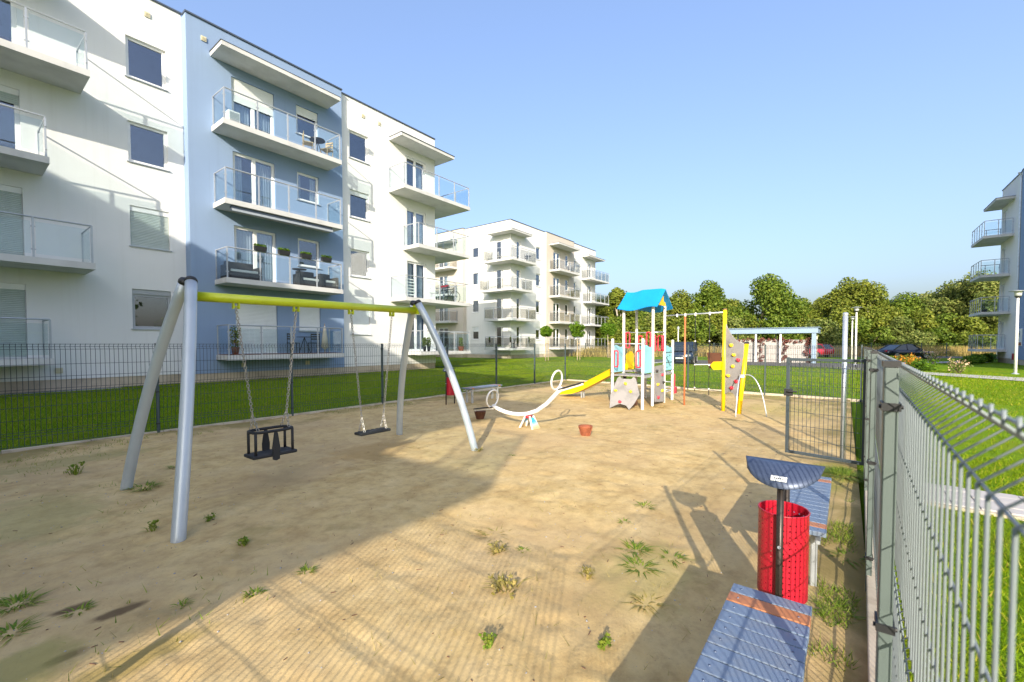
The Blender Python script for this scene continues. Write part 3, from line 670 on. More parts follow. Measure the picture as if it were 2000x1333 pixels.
# fence at the camera's back
fb = thing('mesh_fence', 'wire mesh fence outside the picture whose wires cast thin shadow lines', 'fence', (-.5, 5, 0), 'playground fences')
py = [-.09, 2.45, 5.0, 7.6, 10.25]
for y in py[1:-1]: fpost(fb, -.52, y, 1.60, 'fence', .06, .045)
for a, b in zip(py[:-1], py[1:]): panel(fb, (-.56, a + .03), (-.56, b - .03), (-1, 0), 1.64, 'wire', .0034, n=4)
# gate, standing open into the playground
gt = thing('gate', 'open grey mesh gate leaf with a black latch, beside the right fence', 'gate', (7.42, -.24, 0))
h0 = Vector((7.42, -.225, 0)); h1 = Vector((7.63, .66, 0)); gd = (h1 - h0).normalized()
def gbar(a, b, z0, z1, name):
    mb = MB(); mb.bar((a.x, a.y, z0), (b.x, b.y, z1), .04, .04, (gd.y, -gd.x, 0)); return mb.build(name, 'gate', gt, bevel=.003)
gbar(h0, h0, .08, 1.50, 'stile'); st2 = gbar(h1, h1, .08, 1.50, 'stile')
gbar(h0 + gd * .02, h1 - gd * .02, .10, .10, 'rail'); gbar(h0 + gd * .02, h1 - gd * .02, 1.47, 1.47, 'rail')
mb = MB(); nn = (gd.y, -gd.x)
for i in range(17):
    t = h0.lerp(h1, (i + .7) / 17.4); mb.tube([(t.x, t.y, .1), (t.x, t.y, 1.46)], .003, 4)
for z in (.3, .5, .7, .9, 1.1, 1.3, 1.36): mb.tube([(h0.x, h0.y, z), (h1.x, h1.y, z)], .003, 4)
for i in range(14):  # folded band under the top rail
    t = h0.lerp(h1, (i + .5) / 14); mb.tube([(t.x, t.y, 1.45), (t.x - nn[0] * .05, t.y - nn[1] * .05, 1.41), (t.x, t.y, 1.36)], .0035, 4)
mb.build('mesh_panel', 'gate', gt)
mb = MB(); mb.box(h1.x - .035, h1.x + .035, h1.y - .06, h1.y + .05, .93, 1.03); mb.tube([(h1.x - .04, h1.y, 1.0), (h1.x - .07, h1.y, 1.0), (h1.x - .07, h1.y - .12, 1.0)], .011, 8); mb.build('latch', 'black', st2)
for z in (.3, 1.25):
    mb = MB(); mb.tube([(7.40, -.255, z - .04), (7.40, -.255, z + .04)], .018, 8); mb.bar((7.40, -.255, z), (7.42, -.22, z), .02, .03); mb.build('hinge', 'galv', gt)
fpost(gt, 7.33, -.262, 1.56, 'fence', .06, .06)
pl = thing('metal_pole', 'tall plain galvanised pole standing behind the gate leaf', 'pole', (7.78, 0, 0))
mb = MB(); mb.tube([(7.78, .0, -.2), (7.79, .0, 2.11)], .030, 14); pol = mb.build('shaft', 'galv', pl, smooth=True)
mb = MB(); mb.lathe((7.79, 0, 2.11), [(.034, 0), (.034, .02), (.02, .035)], 14); mb.build('cap', 'galv', pol)

# ------------------------------------------------------------------ swing
sw = thing('swing', 'double swing with bowed silver legs, lime beam and two black seats', 'swing', (3.17, 5.6, 0))
def bez(a, b, c, n=14):
    a, b, c = Vector(a), Vector(b), Vector(c)
    return [a * (1 - t) ** 2 + b * 2 * t * (1 - t) + c * t * t for t in [i / n for i in range(n + 1)]]
for fx_, fy_, tx, ty in ((1.17, 4.50, 1.62, 5.535), (1.25, 6.70, 1.60, 5.665), (5.14, 4.63, 4.72, 5.535), (5.18, 6.63, 4.74, 5.665)):
    s_ = 1 if ty < 5.6 else -1
    top = (tx, ty, 2.36); ctl = ((fx_ * .55 + tx * .45), fy_ * .72 + ty * .28, 1.25)
    path = bez((fx_, fy_, -.15), ctl, top)
    mb = MB(); mb.tube(path, .056, 16); lg = mb.build('leg', 'swing_steel', sw, smooth=True)
    dd = (path[-1] - path[-2]).normalized(); mb = MB(); mb.lathe(path[-1] - dd * .012, [(.059, 0), (.060, .03), (.05, .052), (.02, .062)], 16, axis=dd); mb.build('cap', 'black', lg, smooth=True)
mb = MB(); mb.tube([(1.66, 5.6, 2.215), (4.70, 5.6, 2.245)], .053, 18); bm_ = mb.build('beam', 'lime', sw, smooth=True)
for x, z in ((1.655, 2.215), (4.705, 2.245)):
    mb = MB(); mb.prism([(x, 5.5, z - .06), (x, 5.70, z - .06), (x, 5.66, z + .11), (x, 5.54, z + .11)], (.018 if x > 3 else -.018, 0, 0)); mb.build('end_plate', 'lime', bm_)
CH = [2.07, 2.765, 3.545, 4.25]
for x in CH:
    z = 2.215 + (x - 1.66) * .01; mb = MB()
    for s_ in (-1, 1): mb.box(x + s_ * .028 - .006, x + s_ * .028 + .006, 5.575, 5.625, z - .115, z - .045)
    mb.tube([(x - .034, 5.6, z - .09), (x + .034, 5.6, z - .09)], .009, 8); mb.build('hanger', 'lime', bm_)
def chain(mb, a, b, ll=.046, r=.0050, w_=.0155):
    a, b = Vector(a), Vector(b); d_ = (b - a); L = d_.length; d_.normalize(); n = int(L / (ll * .78))
    s1 = d_.cross(Vector((0, 1, 0))).normalized(); s2 = d_.cross(s1).normalized()
    for i in range(n):
        c = a + d_ * (L * (i + .5) / n); sd = s1 if i % 2 else s2; pts = []
        for t in range(6):
            an = math.pi * 2 * t / 6 + math.pi / 6; pts.append(c + d_ * (math.sin(an) * ll * .5) + sd * (math.cos(an) * w_))
        mb.tube(pts, r, 4, closed=True)
mb = MB(); mb.box(2.17, 2.69, 5.46, 5.74, .335, .375); cr = mb.build('cradle_seat', 'rubber', sw, bevel=.014, label='black cradle seat for small children')
zt = 2.12
for xt, xb in ((CH[0], 2.225), (CH[1], 2.625)):
    mb = MB(); k = (xb, 5.6, .86); chain(mb, (xt, 5.6, zt), k)
    for yy in (5.50, 5.70): chain(mb, k, (xb + (.02 if xb < 2.4 else -.02), yy, .665))
    mb.build('chain', 'chain', cr)
ring = [(2.43 + .235 * math.copysign(abs(math.cos(a)) ** .55, math.cos(a)), 5.6 + .125 * math.copysign(abs(math.sin(a)) ** .55, math.sin(a)), .645) for a in np.linspace(0, 2 * math.pi, 28, endpoint=False)]
mb = MB(); mb.tube(ring, .018, 8, closed=True); mb.build('top_ring', 'rubber', cr, smooth=True)
for x in (2.215, 2.645):
    for y in (5.50, 5.70):
        mb = MB(); mb.tube([(x, y, .37), (x, y, .64)], .017, 8); mb.build('upright', 'rubber', cr, smooth=True)
for y, s_ in ((5.475, -1), (5.725, 1)):
    mb = MB(); mb.prism([(2.39, y, .30), (2.43, y, .285), (2.47, y, .30), (2.475, y, .45), (2.448, y, .63), (2.412, y, .63), (2.385, y, .45)], (0, .028 * s_, 0)); mb.build('crotch_guard', 'rubber', cr, bevel=.006)
mb = MB(); mb.box(3.63, 4.15, 5.51, 5.69, .365, .405); fs_ = mb.build('flat_seat', 'rubber', sw, bevel=.012, label='flat black seat')
for xt, xb in ((CH[2], 3.70), (CH[3], 4.08)):
    mb = MB(); k = (xb, 5.6, .62); chain(mb, (xt, 5.6, zt + .015), k)
    for yy in (5.53, 5.67): chain(mb, k, (xb, yy, .41))
    mb.build('chain', 'chain', fs_)
mb = MB()
for i in range(6): mb.box(3.68 + i * .075, 3.72 + i * .075, 5.53, 5.67, .4055, .411)
mb.build('grip_ribs', 'rubber', fs_)

# ------------------------------------------------------------------ benches and bins
def bench(x0, y0, L, lab):
    t = thing('bench', lab, 'bench', (x0 + L / 2, y0 + .17, 0), 'blue grey plank benches'); n = 16; p = L / n
    for i in range(n):
        mb = MB(); dz = random.uniform(-.0015, .0015)
        mb.box(x0 + i * p + .004, x0 + (i + 1) * p - .004, y0 + random.uniform(-.002, .002), y0 + .34, .418 + dz, .45 + dz)
        pk_ = mb.build('plank', 'orange_wood' if i in (1, n - 2) else 'bluegrey', t, bevel=.004)
        mb = MB()
        for yy in (y0 + .045, y0 + .295): mb.lathe((x0 + (i + .5) * p, yy, .45 + dz), [(.0055, 0), (.0045, .002)], 8)
        mb.build('screw', 'bluegrey_metal', pk_)
    for x in (x0 + .16, x0 + L - .16):
        mb = MB(); mb.box(x - .03, x + .03, y0 + .03, y0 + .31, .385, .4165)
        for yy in (y0 + .05, y0 + .25): mb.box(x - .028, x + .028, yy, yy + .04, -.12, .386)
        mb.build('leg_frame', 'galv', t, bevel=.003)
    for yy in (y0 + .03, y0 + .27):
        mb = MB(); mb.box(x0 + .02, x0 + L - .02, yy, yy + .03, .36, .384); mb.build('bearer', 'galv', t)
    return t
bench(.98, .10, 1.51, 'blue grey plank bench nearest the camera, at the bottom edge')
bench(3.50, .075, 1.51, 'blue grey plank bench just beyond the red bin, under its lid')
bench(8.95, 8.32, 1.45, 'bench on the far side of the sand, beside the small red bin')
def bin_(cx, cy, lab, rz=0.):
    t = thing('litter_bin', lab, 'bin', (cx, cy, 0), 'red perforated litter bins', rz if rz else 0)
    if not rz: OFF[t] = Vector((0, 0, 0))
    r, z0, z1, nc, nr = .135, .275, .755, 26, 13; mb = MB(); dz = (z1 - .03 - z0 - .03) / nr
    def cp(a, z, rr=r): return (rr * math.cos(a), rr * .92 * math.sin(a), z)
    for i in range(nr):
        for j in range(nc):
            a0 = 2 * math.pi * j / nc; a1 = 2 * math.pi * (j + 1) / nc; b0 = z0 + .03 + i * dz; b1 = b0 + dz; am, bm = (a0 + a1) / 2, (b0 + b1) / 2
            out = [(a0, b0), (am, b0), (a1, b0), (a1, bm), (a1, b1), (am, b1), (a0, b1), (a0, bm)]
            inn = [(am + math.cos(q) * (a1 - a0) * .15, bm + math.sin(q) * .0048) for q in [math.radians(225 + 45 * k) for k in range(8)]]
            V = [cp(*q) for q in out] + [cp(*q) for q in inn]
            mb.add(V, [(k, (k + 1) % 8, 8 + (k + 1) % 8, 8 + k) for k in range(8)])
    for b0, b1 in ((z0, z0 + .03), (z1 - .03, z1)):
        for j in range(nc): mb.quad(cp(2 * math.pi * j / nc, b0), cp(2 * math.pi * (j + 1) / nc, b0), cp(2 * math.pi * (j + 1) / nc, b1), cp(2 * math.pi * j / nc, b1))
    mb.add([cp(2 * math.pi * j / nc, z0) for j in range(nc)], [tuple(range(nc))])
    bk = mb.build('bucket', 'red', t); md = bk.modifiers.new('thick', 'SOLIDIFY'); md.thickness = .004
    mb = MB(); mb.tube([cp(a, z1) for a in np.linspace(0, 2 * math.pi, 26, endpoint=False)], .005, 6, closed=True); mb.build('rim', 'red', bk, smooth=True)
    for x in (-.162, .162):
        mb = MB(); mb.tube([(x, .0, -.1), (x, .0, .97)], .017, 12); pp_ = mb.build('post', 'dark_steel', t, smooth=True)
        mb = MB(); mb.tube([(x - .022 * (1 if x < 0 else -1), 0, .6), (x + .03 * (1 if x < 0 else -1), 0, .6)], .009, 8); mb.build('bolt', 'galv', pp_)
    # bent sheet hood: two half-moon slopes under a straight ridge
    for s_ in (-1, 1):
        mb = MB(); n = 18; V = []
        for i in range(n + 1):
            y = -.19 + .38 * i / n; xx = (.20 if s_ < 0 else .07) * math.sqrt(max(0, 1 - (y / .19) ** 2)); zr = 1.035
            for q in range(5):
                f = q / 4; V.append((-.02 + s_ * xx * f, y, zr - .085 * f * f * (xx / .2) - .02 * f * (xx / .2)))
        mb.add(V, [(i * 5 + q, (i + 1) * 5 + q, (i + 1) * 5 + q + 1, i * 5 + q + 1) for i in range(n) for q in range(4)])
        ho = mb.build('hood', 'bluegrey_metal', t, smooth=True); md = ho.modifiers.new('thick', 'SOLIDIFY'); md.thickness = .003; md.offset = 1
        if s_ < 0:
            mb = MB(); mb.quad((-.166, -.03, .983), (-.166, .045, .983), (-.194, .045, .963), (-.194, -.03, .963)); lb = mb.build('sticker', 'label', ho)
            mb = MB()
            for k in range(5): mb.quad((-.177, -.015 + k * .010, .9770), (-.177, -.009 + k * .010, .9770), (-.184, -.009 + k * .010, .9720), (-.184, -.015 + k * .010, .9720))
            mb.build('lettering', 'print_dark', lb)
    return t
bin_(2.90, .262, 'red perforated litter bin with a grey hood between the two near benches')
bin_(8.60, 8.75, 'red litter bin standing by the far bench in the shade')

# ------------------------------------------------------------------ seesaw and its bumpers
ss_ = thing('seesaw', 'white bowed seesaw with two hoop handles in the middle of the sand', 'seesaw', (7.28, 5.1, 0))
def sp(t, z=0): return Vector((7.18, 5.2 + 1.40 * t, z))      # t: -1 right raised end, +1 left low end
pts = []
for t, z in ((-.66, .85), (-.60, .785), (-.53, .69), (-.41, .525), (-.25, .37), (-.08, .28), (.08, .245), (.20, .243), (.32, .258), (.45, .30), (.58, .36)): pts.append(sp(t, z))
mb = MB(); mb.tube(pts, .042, 14); mb.build('beam', 'white_pl', ss_, smooth=True)
for t0, z0, t1, z1, tc in ((-.62, .83, -.97, .985, -.57), (.56, .345, .94, .255, .585)):
    a, b = sp(t0, z0), sp(t1, z1); mb = MB(); mb.bar(a, b, .15, .022); mb.build('seat', 'rubber', ss_, bevel=.008)
    mb = MB(); mb.bar(a - Vector((0, 0, .035)), b - Vector((0, 0, .03)), .05, .035); mb.build('seat_support', 'white_pl', ss_)
    c = sp(tc, 1.0 if tc < 0 else .52); mb = MB()
    n_ = Vector((0, 1.4, 0)).normalized(); sx = Vector((n_.y, -n_.x, 0)); up = Vector((0, 0, 1)) * .97 + n_ * (-.15)
    mb.tube([c + sx * (math.cos(q) * .19) + up * (math.sin(q) * .19) for q in np.linspace(0, 2 * math.pi, 28, endpoint=False)], .019, 8, closed=True); mb.build('hoop_handle', 'white_pl', ss_, smooth=True)
def printmat():
    m, t, b = newmat('blue_to_sand_print'); tc = N(t, 'ShaderNodeTexCoord'); s3 = N(t, 'ShaderNodeSeparateXYZ'); t.links.new(tc.outputs['Object'], s3.inputs[0])
    mr = N(t, 'ShaderNodeMapRange'); mr.inputs[1].default_value = .02; mr.inputs[2].default_value = .22; t.links.new(s3.outputs[2], mr.inputs[0])
    n_ = noise(t, 9, 3); ad = N(t, 'ShaderNodeMath', operation='MULTIPLY_ADD'); t.links.new(n_, ad.inputs[0]); ad.inputs[1].default_value = .3; t.links.new(mr.outputs[0], ad.inputs[2])
    c = ramp(t, ad.outputs[0], [(.2, (.55, .42, .22)), (.42, (.62, .55, .42)), (.58, (.35, .55, .75)), (.8, (.05, .36, .70)), (1, (.03, .40, .62))])
    t.links.new(c, b.inputs['Base Color']); b.inputs['Roughness'].default_value = .4; return m
M['print'] = printmat()
for s_ in (-1, 1):
    y = 5.04 + s_ * .17
    for xx in (7.04, 7.30):
        mb = MB(); mb.bar((xx, y + s_ * .02, -.08), (7.17 + (xx - 7.17) * .45, 5.04 + s_ * .05, .25), .035, .03, (0, 1, 0)); mb.build('leg', 'white_pl', ss_, bevel=.004)
    mb = MB(); mb.prism([(7.05, y + s_ * .01, .0), (7.29, y + s_ * .01, .0), (7.23, 5.04 + s_ * .06, .215), (7.11, 5.04 + s_ * .06, .215)], (0, s_ * .012, 0)); mb.build('side_panel', 'print', ss_)
mb = MB(); mb.tube([(7.07, 5.04, .235), (7.28, 5.04, .235)], .03, 12); mb.build('pivot', 'red', ss_, smooth=True)
for x, y, mt, lab in ((7.34, 6.52, 'brown', 'dark brown rubber bumper bowl in shade under the low end of the seesaw'), (7.2, 3.79, 'terracotta', 'reddish brown rubber bumper bowl in the sun under the raised end of the seesaw')):
    t = thing('rubber_bumper', lab, 'bumper', (x, y, 0), 'rubber bumpers under the seesaw')
    mb = MB(); mb.lathe((x, y, -.03), [(.075, 0), (.08, .05), (.105, .14), (.128, .20), (.132, .215), (.118, .215), (.10, .19), (.06, .165), (.01, .16)], 18); bo = mb.build('bowl', mt, t, smooth=True)
    mb = MB()
    for k in range(9):
        a = k * 2 * math.pi / 9; mb.bar((x + .078 * math.cos(a), y + .078 * math.sin(a), .0), (x + .128 * math.cos(a), y + .128 * math.sin(a), .165), .016, .012)
    mb.build('rib', mt, bo)

# ------------------------------------------------------------------ play tower
tw = thing('play_tower', 'play tower with a bright blue roof, white posts and a yellow slide', 'play tower', (11.9, 4.5, 0))
xa, xb_, xc, xd = 10.92, 11.65, 12.60, 13.35; y0_, y1_ = 4.12, 4.95
posts = [(xa, y0_, 1.80), (xa, y1_, 1.80), (xb_, y0_, 2.74), (xb_, y1_, 2.74), (xc, y0_, 2.74), (xc, y1_, 2.74), (xd, y0_, 1.78), (xd, y1_, 1.78)]
for x, y, h in posts:
    mb = MB(); mb.lathe((x, y, -.15), [(.039, 0), (.039, h + .15)], 12); po_ = mb.build('post', 'play_white', tw, smooth=False)
    mb = MB(); mb.lathe((x, y, h + .0005), [(.041, 0), (.041, .02), (.02, .04)], 12); mb.build('post_cap', 'white_pl', po_)
    for z in (.9,):
        mb = MB(); mb.lathe((x, y, z), [(.044, 0), (.044, .05)], 12); mb.build('collar', 'galv', po_)
for x0, x1, z in ((xa - .02, xb_ - .03, .88), (xb_ + .03, xc - .03, .95), (xc + .03, xd + .02, .88)):
    n = 5
    for i in range(n):
        w_ = (y1_ - y0_ - .02) / n; mb = MB(); mb.box(x0, x1, y0_ + .01 + i * w_, y0_ + .01 + (i + 1) * w_ - .008, z - .03, z); mb.build('deck_board', 'greyboard', tw)
    for yy in (y0_, y1_):
        mb = MB(); mb.box(x0, x1, yy - .02, yy + .02, z - .075, z - .031); mb.build('deck_bearer', 'galv', tw)
# roof: two wavy slopes, ridge along y
for s_, xe in ((-1, 11.47), (1, 12.80)):
    mb = MB(); n = 20; V = []; xr = 12.125
    for i in range(n + 1):
        f = i / n; y = 3.95 + 1.12 * f
        for q in range(4):
            t = q / 3; wav = .045 * math.sin(f * 2 * math.pi * 1.0 + (.6 if s_ < 0 else 2)) * t * t
            V.append((xr + (xe - xr) * t, y, 3.22 - .055 * max(0, math.sin(f * math.pi * 2 + 2.6)) * (1 - t) - .56 * t + wav))
    mb.add(V, [(i * 4 + q, (i + 1) * 4 + q, (i + 1) * 4 + q + 1, i * 4 + q + 1) for i in range(n) for q in range(3)])
    ro = mb.build('roof', 'roof_blue', tw); md = ro.modifiers.new('thick', 'SOLIDIFY'); md.thickness = .018
for y in (4.03, 4.98):
    mb = MB(); mb.prism([(11.80, y, 2.76), (12.45, y, 2.76), (12.36, y, 2.86), (12.24, y, 2.88), (12.17, y, 3.14), (12.08, y, 3.14), (12.01, y, 2.88), (11.89, y, 2.86)], (0, .016, 0)); mb.build('gable_board', 'yellow', tw)
def panelbox(x0, x1, y0, y1, z0, z1, mat, name='side_panel'):
    mb = MB(); mb.box(x0, x1, y0, y1, z0, z1); return mb.build(name, mat, tw, bevel=.004)
def wavy(x0, x1, y, z0, z1, mat):
    mb = MB(); n = 10; top = [(x0 + (x1 - x0) * i / n, y, z1 + .03 * math.sin(i / n * 2 * math.pi)) for i in range(n + 1)]
    mb.prism([(x0, y, z0), (x1, y, z0)] + top[::-1], (0, .015, 0)); return mb.build('side_panel', mat, tw)
wavy(xa + .05, xb_ - .05, y0_ - .008, .93, 1.64, 'play_blue'); wavy(xa + .05, xb_ - .05, y1_ - .008, .93, 1.64, 'play_blue')
p3 = wavy(xc + .05, xd - .05, y0_ - .008, .93, 1.62, 'play_blue'); wavy(xc + .05, xd - .05, y1_ - .008, .93, 1.62, 'play_blue')
mb = MB()
for a, b in (((12.68, 1.45), (13.28, 1.45)), ((12.68, 1.16), (13.28, 1.16)), ((12.72, 1.32), (13.1, 1.05))): mb.bar((a[0], y0_ - .014, a[1]), (b[0], y0_ - .014, b[1]), .012, .014)
for a, b in ((12.85, 1.33), (13.05, 1.36), (12.95, 1.2), (12.8, 1.02), (13.15, 1.5)): mb.lathe((a, y0_ - .02, b), [(.018, 0), (.012, .012)], 8, axis=(0, 1, 0))
mb.build('maze_groove', 'print_dark', p3)
for p_, q_ in (((xa, y0_, 1.70), (xa, y1_, 1.70)), ((xb_, y1_, 2.03), (xc, y1_, 2.03)), ((xb_, y0_, 2.03), (xc, y0_, 2.03)), ((xc, y0_, 2.03), (xc, y1_, 2.03)), ((xa, y1_, 1.66), (xb_, y1_, 1.30)), ((xc, y0_, 1.18), (xb_, y0_, 1.18)), ((xd, y0_, .30), (xd, y1_, .30)), ((xd, y0_, .55), (xd, y1_, .55)), ((xc, y0_, .42), (xd, y0_, .42)), ((xc, y0_, .30), (xd, y0_, .30))):
    mb = MB(); mb.tube([p_, q_], .013, 8); mb.build('rail', 'galv', tw, smooth=True)
def handle(x, y, z, dx, dy):
    mb = MB(); h_, w_ = .21, .045
    L = [(-w_, -h_), (w_, -h_), (w_ * 1.2, -h_ + .05), (w_ * 1.2, h_ - .05), (w_, h_), (-w_, h_), (-w_ * 1.2, h_ - .05), (-w_ * 1.2, -h_ + .05)]
    mb.tube([(x + a * dx, y + a * dy, z + b) for a, b in L], .020, 8, closed=True); mb.build('grab_handle', 'red_pl', tw, smooth=True)
handle(xa, y1_ - .10, 1.30, 0, 1); handle(xa, y0_ + .12, 1.30, 0, 1); handle(xb_, y1_ - .12, 1.80, 0, 1); handle(xb_, y0_ + .12, 1.80, 0, 1); handle(xc, y1_ - .12, 1.72, 0, 1); handle(xc, y0_ + .13, 1.72, 0, 1)
handle(xb_ + .14, y0_, 1.72, 1, 0); handle(xc - .12, y0_, 1.72, 1, 0)
mb = MB(); mb.box(xd - .03, xd + .01, y0_ - .09, y0_ - .05, .38, .80); mb.box(xd - .02, xd + .20, y0_ - .09, y0_ - .05, .20, .40); mb.build('step_side', 'red_pl', tw, bevel=.03)
def hold(x, y, z, nx, ny, mat, root=tw, r=.042):
    mb = MB(); n = 9; rr = [r * random.uniform(.8, 1.15) for _ in range(n)]; nrm = Vector((nx, ny, 0)).normalized(); t_ = Vector((-nrm.y, nrm.x, 0)); V = []
    for k, (sc, dd) in enumerate(((1, 0), (1, .02), (.72, .05), (.25, .055))):
        for j in range(n):
            a = 2 * math.pi * j / n; V.append(Vector((x, y, z)) + t_ * (math.cos(a) * rr[j] * sc) + Vector((0, 0, math.sin(a) * rr[j] * sc + (.01 if k == 2 else 0))) + nrm * dd)
    mb.add(V, [(k * n + j, k * n + (j + 1) % n, (k + 1) * n + (j + 1) % n, (k + 1) * n + j) for k in range(3) for j in range(n)] + [tuple(range(3 * n, 4 * n))])
    mb.build('climbing_hold', mat, root, smooth=True)
# sloping grey climbing board at the front
B = [(4.86, .02), (4.90, .36), (4.78, .80), (4.72, .84), (4.66, .78), (4.40, .78), (4.35, .84), (4.28, .80), (4.12, .40), (4.22, .18), (4.33, .02), (4.42, .12), (4.60, .15), (4.72, .10)]
bx = lambda z: 10.55 + z * .40
mb = MB(); mb.prism([(bx(z), y, z) for y, z in B], (.022, 0, .0)); mb.build('climbing_board', 'greyboard', tw)
for y, z, mt in ((4.53, .66, 'yellow_pl'), (4.77, .47, 'yellow_pl'), (4.36, .47, 'yellow_pl'), (4.60, .20, 'red_pl')): hold(bx(z), y, z, -1, 0, mt)
mb = MB(); mb.prism([(xb_ + .10, y0_ - .05, .12), (xc - .08, y0_ - .05, .05), (xc - .06, y0_ - .01, 1.10), (xb_ + .08, y0_ - .01, 1.08)], (0, .022, 0)); mb.build('climbing_board', 'greyboard', tw)
for x, z, mt in ((12.35, .82, 'red_pl'), (11.95, .58, 'yellow_pl'), (12.3, .38, 'yellow_pl'), (11.95, .22, 'red_pl'), (11.9, .95, 'black'), (12.42, .6, 'black')): hold(x, y0_ - .05 + z * .035, z, 0, -1, mt)
mb = MB(); mb.prism([(xa + .15, 4.5, .02), (xb_ - .1, 4.5, .02), (xb_ - .05, 4.5, .5), (xb_ - .3, 4.5, .62), (xa + .2, 4.5, .45)], (0, .02, 0)); mb.build('under_panel', 'wood', tw)
hold(11.4, 4.5, .33, 0, -1, 'yellow_pl')
mb = MB(); mb.box(xb_ - .2, xb_ - .13, 4.80, 4.87, -.1, .85); mb.build('prop', 'dark_steel', tw)
# slide
mb = MB(); prof = [(4.95, .96), (5.15, .95), (5.4, .82), (6.0, .50), (6.5, .24), (6.8, .13), (7.1, .10), (7.22, .08)]; V = []
for y, z in prof:
    for x, dz in ((11.90, .17), (11.93, .17), (11.96, 0), (12.40, 0), (12.43, .17), (12.46, .17)): V.append((x, y, z + dz * (1 if y < 6.9 else .6)))
mb.add(V, [(i * 6 + q, (i + 1) * 6 + q, (i + 1) * 6 + q + 1, i * 6 + q + 1) for i in range(len(prof) - 1) for q in range(5)])
sl2 = mb.build('slide', 'yellow', tw); md = sl2.modifiers.new('thick', 'SOLIDIFY'); md.thickness = .012
mb = MB(); mb.prism([(11.9, 4.97, 1.0), (12.46, 4.97, 1.0), (12.46, 4.97, 1.38), (12.3, 4.97, 1.48), (12.05, 4.97, 1.48), (11.9, 4.97, 1.38)], (0, .015, 0))
mb.build('slide_hood', 'yellow', tw)
mb = MB(); mb.box(12.1, 12.14, 6.5, 6.54, -.1, .22); mb.box(12.25, 12.29, 6.5, 6.54, -.1, .22); mb.build('slide_foot', 'galv', tw)
# rope traverse between the tower and the tall yellow post
rt = thing('rope_traverse', 'rope traverse hung between the play tower and the tall yellow post', 'climbing frame', (12.3, 3.2, 0))
def rp(t, z): return (12.6 - .53 * t, 4.08 - 1.62 * t, z)
mb = MB(); mb.tube([rp(0, 2.50), rp(1, 2.50)], .018, 8); mb.build('top_bar', 'galv', rt, smooth=True)
for t in (.21, .36, .54, .78):
    mb = MB(); mb.lathe(rp(t, 2.45), [(.022, 0), (.028, .03), (.022, .085)], 8); mb.build('hanger', 'white_pl', rt)
mb = MB(); mb.tube([rp(.36, -.1), rp(.36, 2.46)], .022, 10); mb.build('climbing_pole', 'orange', rt, smooth=True)
for t, z0 in ((.54, .42), (.78, .35)):
    mb = MB(); mb.tube([rp(t, z0), rp(t, 2.46)], .010, 6); mb.build('rope', 'black', rt)
    for z in (1.75, 1.12, .50):
        mb = MB(); mb.lathe(rp(t, z), [(.014, 0), (.024, .015), (.014, .035)], 8); mb.build('knot', 'white_pl', rt)
mb = MB(); mb.tube([rp(.54, 1.14), rp(.80, 1.16)], .014, 8); mb.build('rung', 'white_pl', rt)
mb = MB(); mb.tube([rp(.36, .50), rp(.54, .50), rp(.78, .49), rp(.98, .48)], .008, 6); mb.build('rope', 'black', rt)
a, b = rp(.74, 0), rp(.965, 0)
mb = MB(); mb.prism([(a[0], a[1], 1.47), (b[0], b[1], 1.47), (b[0], b[1], 1.06), (a[0] - .02, a[1] - .06, 1.06)], (.02, -.006, 0)); mb.build('hanging_mat', 'brown', rt)
a, b = rp(.82, 0), rp(.985, 0)
mb = MB(); mb.prism([(a[0], a[1], 1.14), (a[0] + (b[0] - a[0]) * .3, a[1] + (b[1] - a[1]) * .3, 1.24), (b[0], b[1], 1.25), (b[0], b[1], 1.04), (a[0] + (b[0] - a[0]) * .3, a[1] + (b[1] - a[1]) * .3, 1.03)], (-.06, .02, 0)); mb.build('foot_block', 'yellow', rt)
# climbing wall between the yellow posts
cw = thing('climbing_wall', 'grey climbing wall with coloured holds between two yellow posts', 'climbing wall', (11.95, 2.2, 0))
mb = MB(); mb.tube([(12.07, 2.44, -.15), (12.07, 2.43, 2.56)], .048, 14); mb.build('post', 'yellow', cw, smooth=True)
mb = MB(); mb.tube([(11.74, 2.03, -.15), (11.90, 1.90, 1.71)], .052, 14); q_ = mb.build('post', 'yellow', cw, smooth=True)
mb = MB(); mb.lathe((11.90, 1.90, 1.70), [(.056, 0), (.056, .03), (.03, .05)], 14); mb.build('post_cap', 'black', q_)
mb = MB(); mb.lathe((12.07, 2.43, 2.56), [(.052, 0), (.052, .02), (.03, .035)], 14); mb.build('post_cap', 'wood', cw)
W2 = Vector((12.05, 2.42)); W3 = Vector((11.83, 1.95))
def wp(f, z): q = W2.lerp(W3, f); return (q.x, q.y, z)
K = [(.04, .42), (.05, 2.20), (.15, 2.08), (.32, 1.94), (.5, 1.83), (.72, 1.75), (.98, 1.70), (1.0, 1.30), (.84, .45), (.62, .36), (.5, .46), (.3, .50)]
mb = MB(); mb.prism([wp(f, z) for f, z in K], (.024, -.011, 0)); mb.build('climbing_board', 'greyboard', cw)
nx, ny = -(W2.y - W3.y), (W2.x - W3.x)
for f, z, mt in ((.36, 1.66, 'yellow_pl'), (.50, 1.42, 'yellow_pl'), (.74, 1.30, 'red_pl'), (.46, 1.14, 'yellow_pl'), (.22, .90, 'yellow_pl'), (.64, .77, 'red_pl'), (.42, .60, 'red_pl')):
    q = wp(f, z); hold(q[0], q[1], z, nx, ny, mt, cw, .045)
for (fx_, fy_) in ((11.16, 1.99), (11.60, 1.40)):
    mb = MB(); mb.tube(bez((fx_, fy_, -.1), (11.78 + (fx_ - 11.78) * .70, 1.96 + (fy_ - 1.96) * .70, 1.15), (11.80, 1.965, .92), 14), .013, 8); mb.build('stay_leg', 'galv', cw, smooth=True)
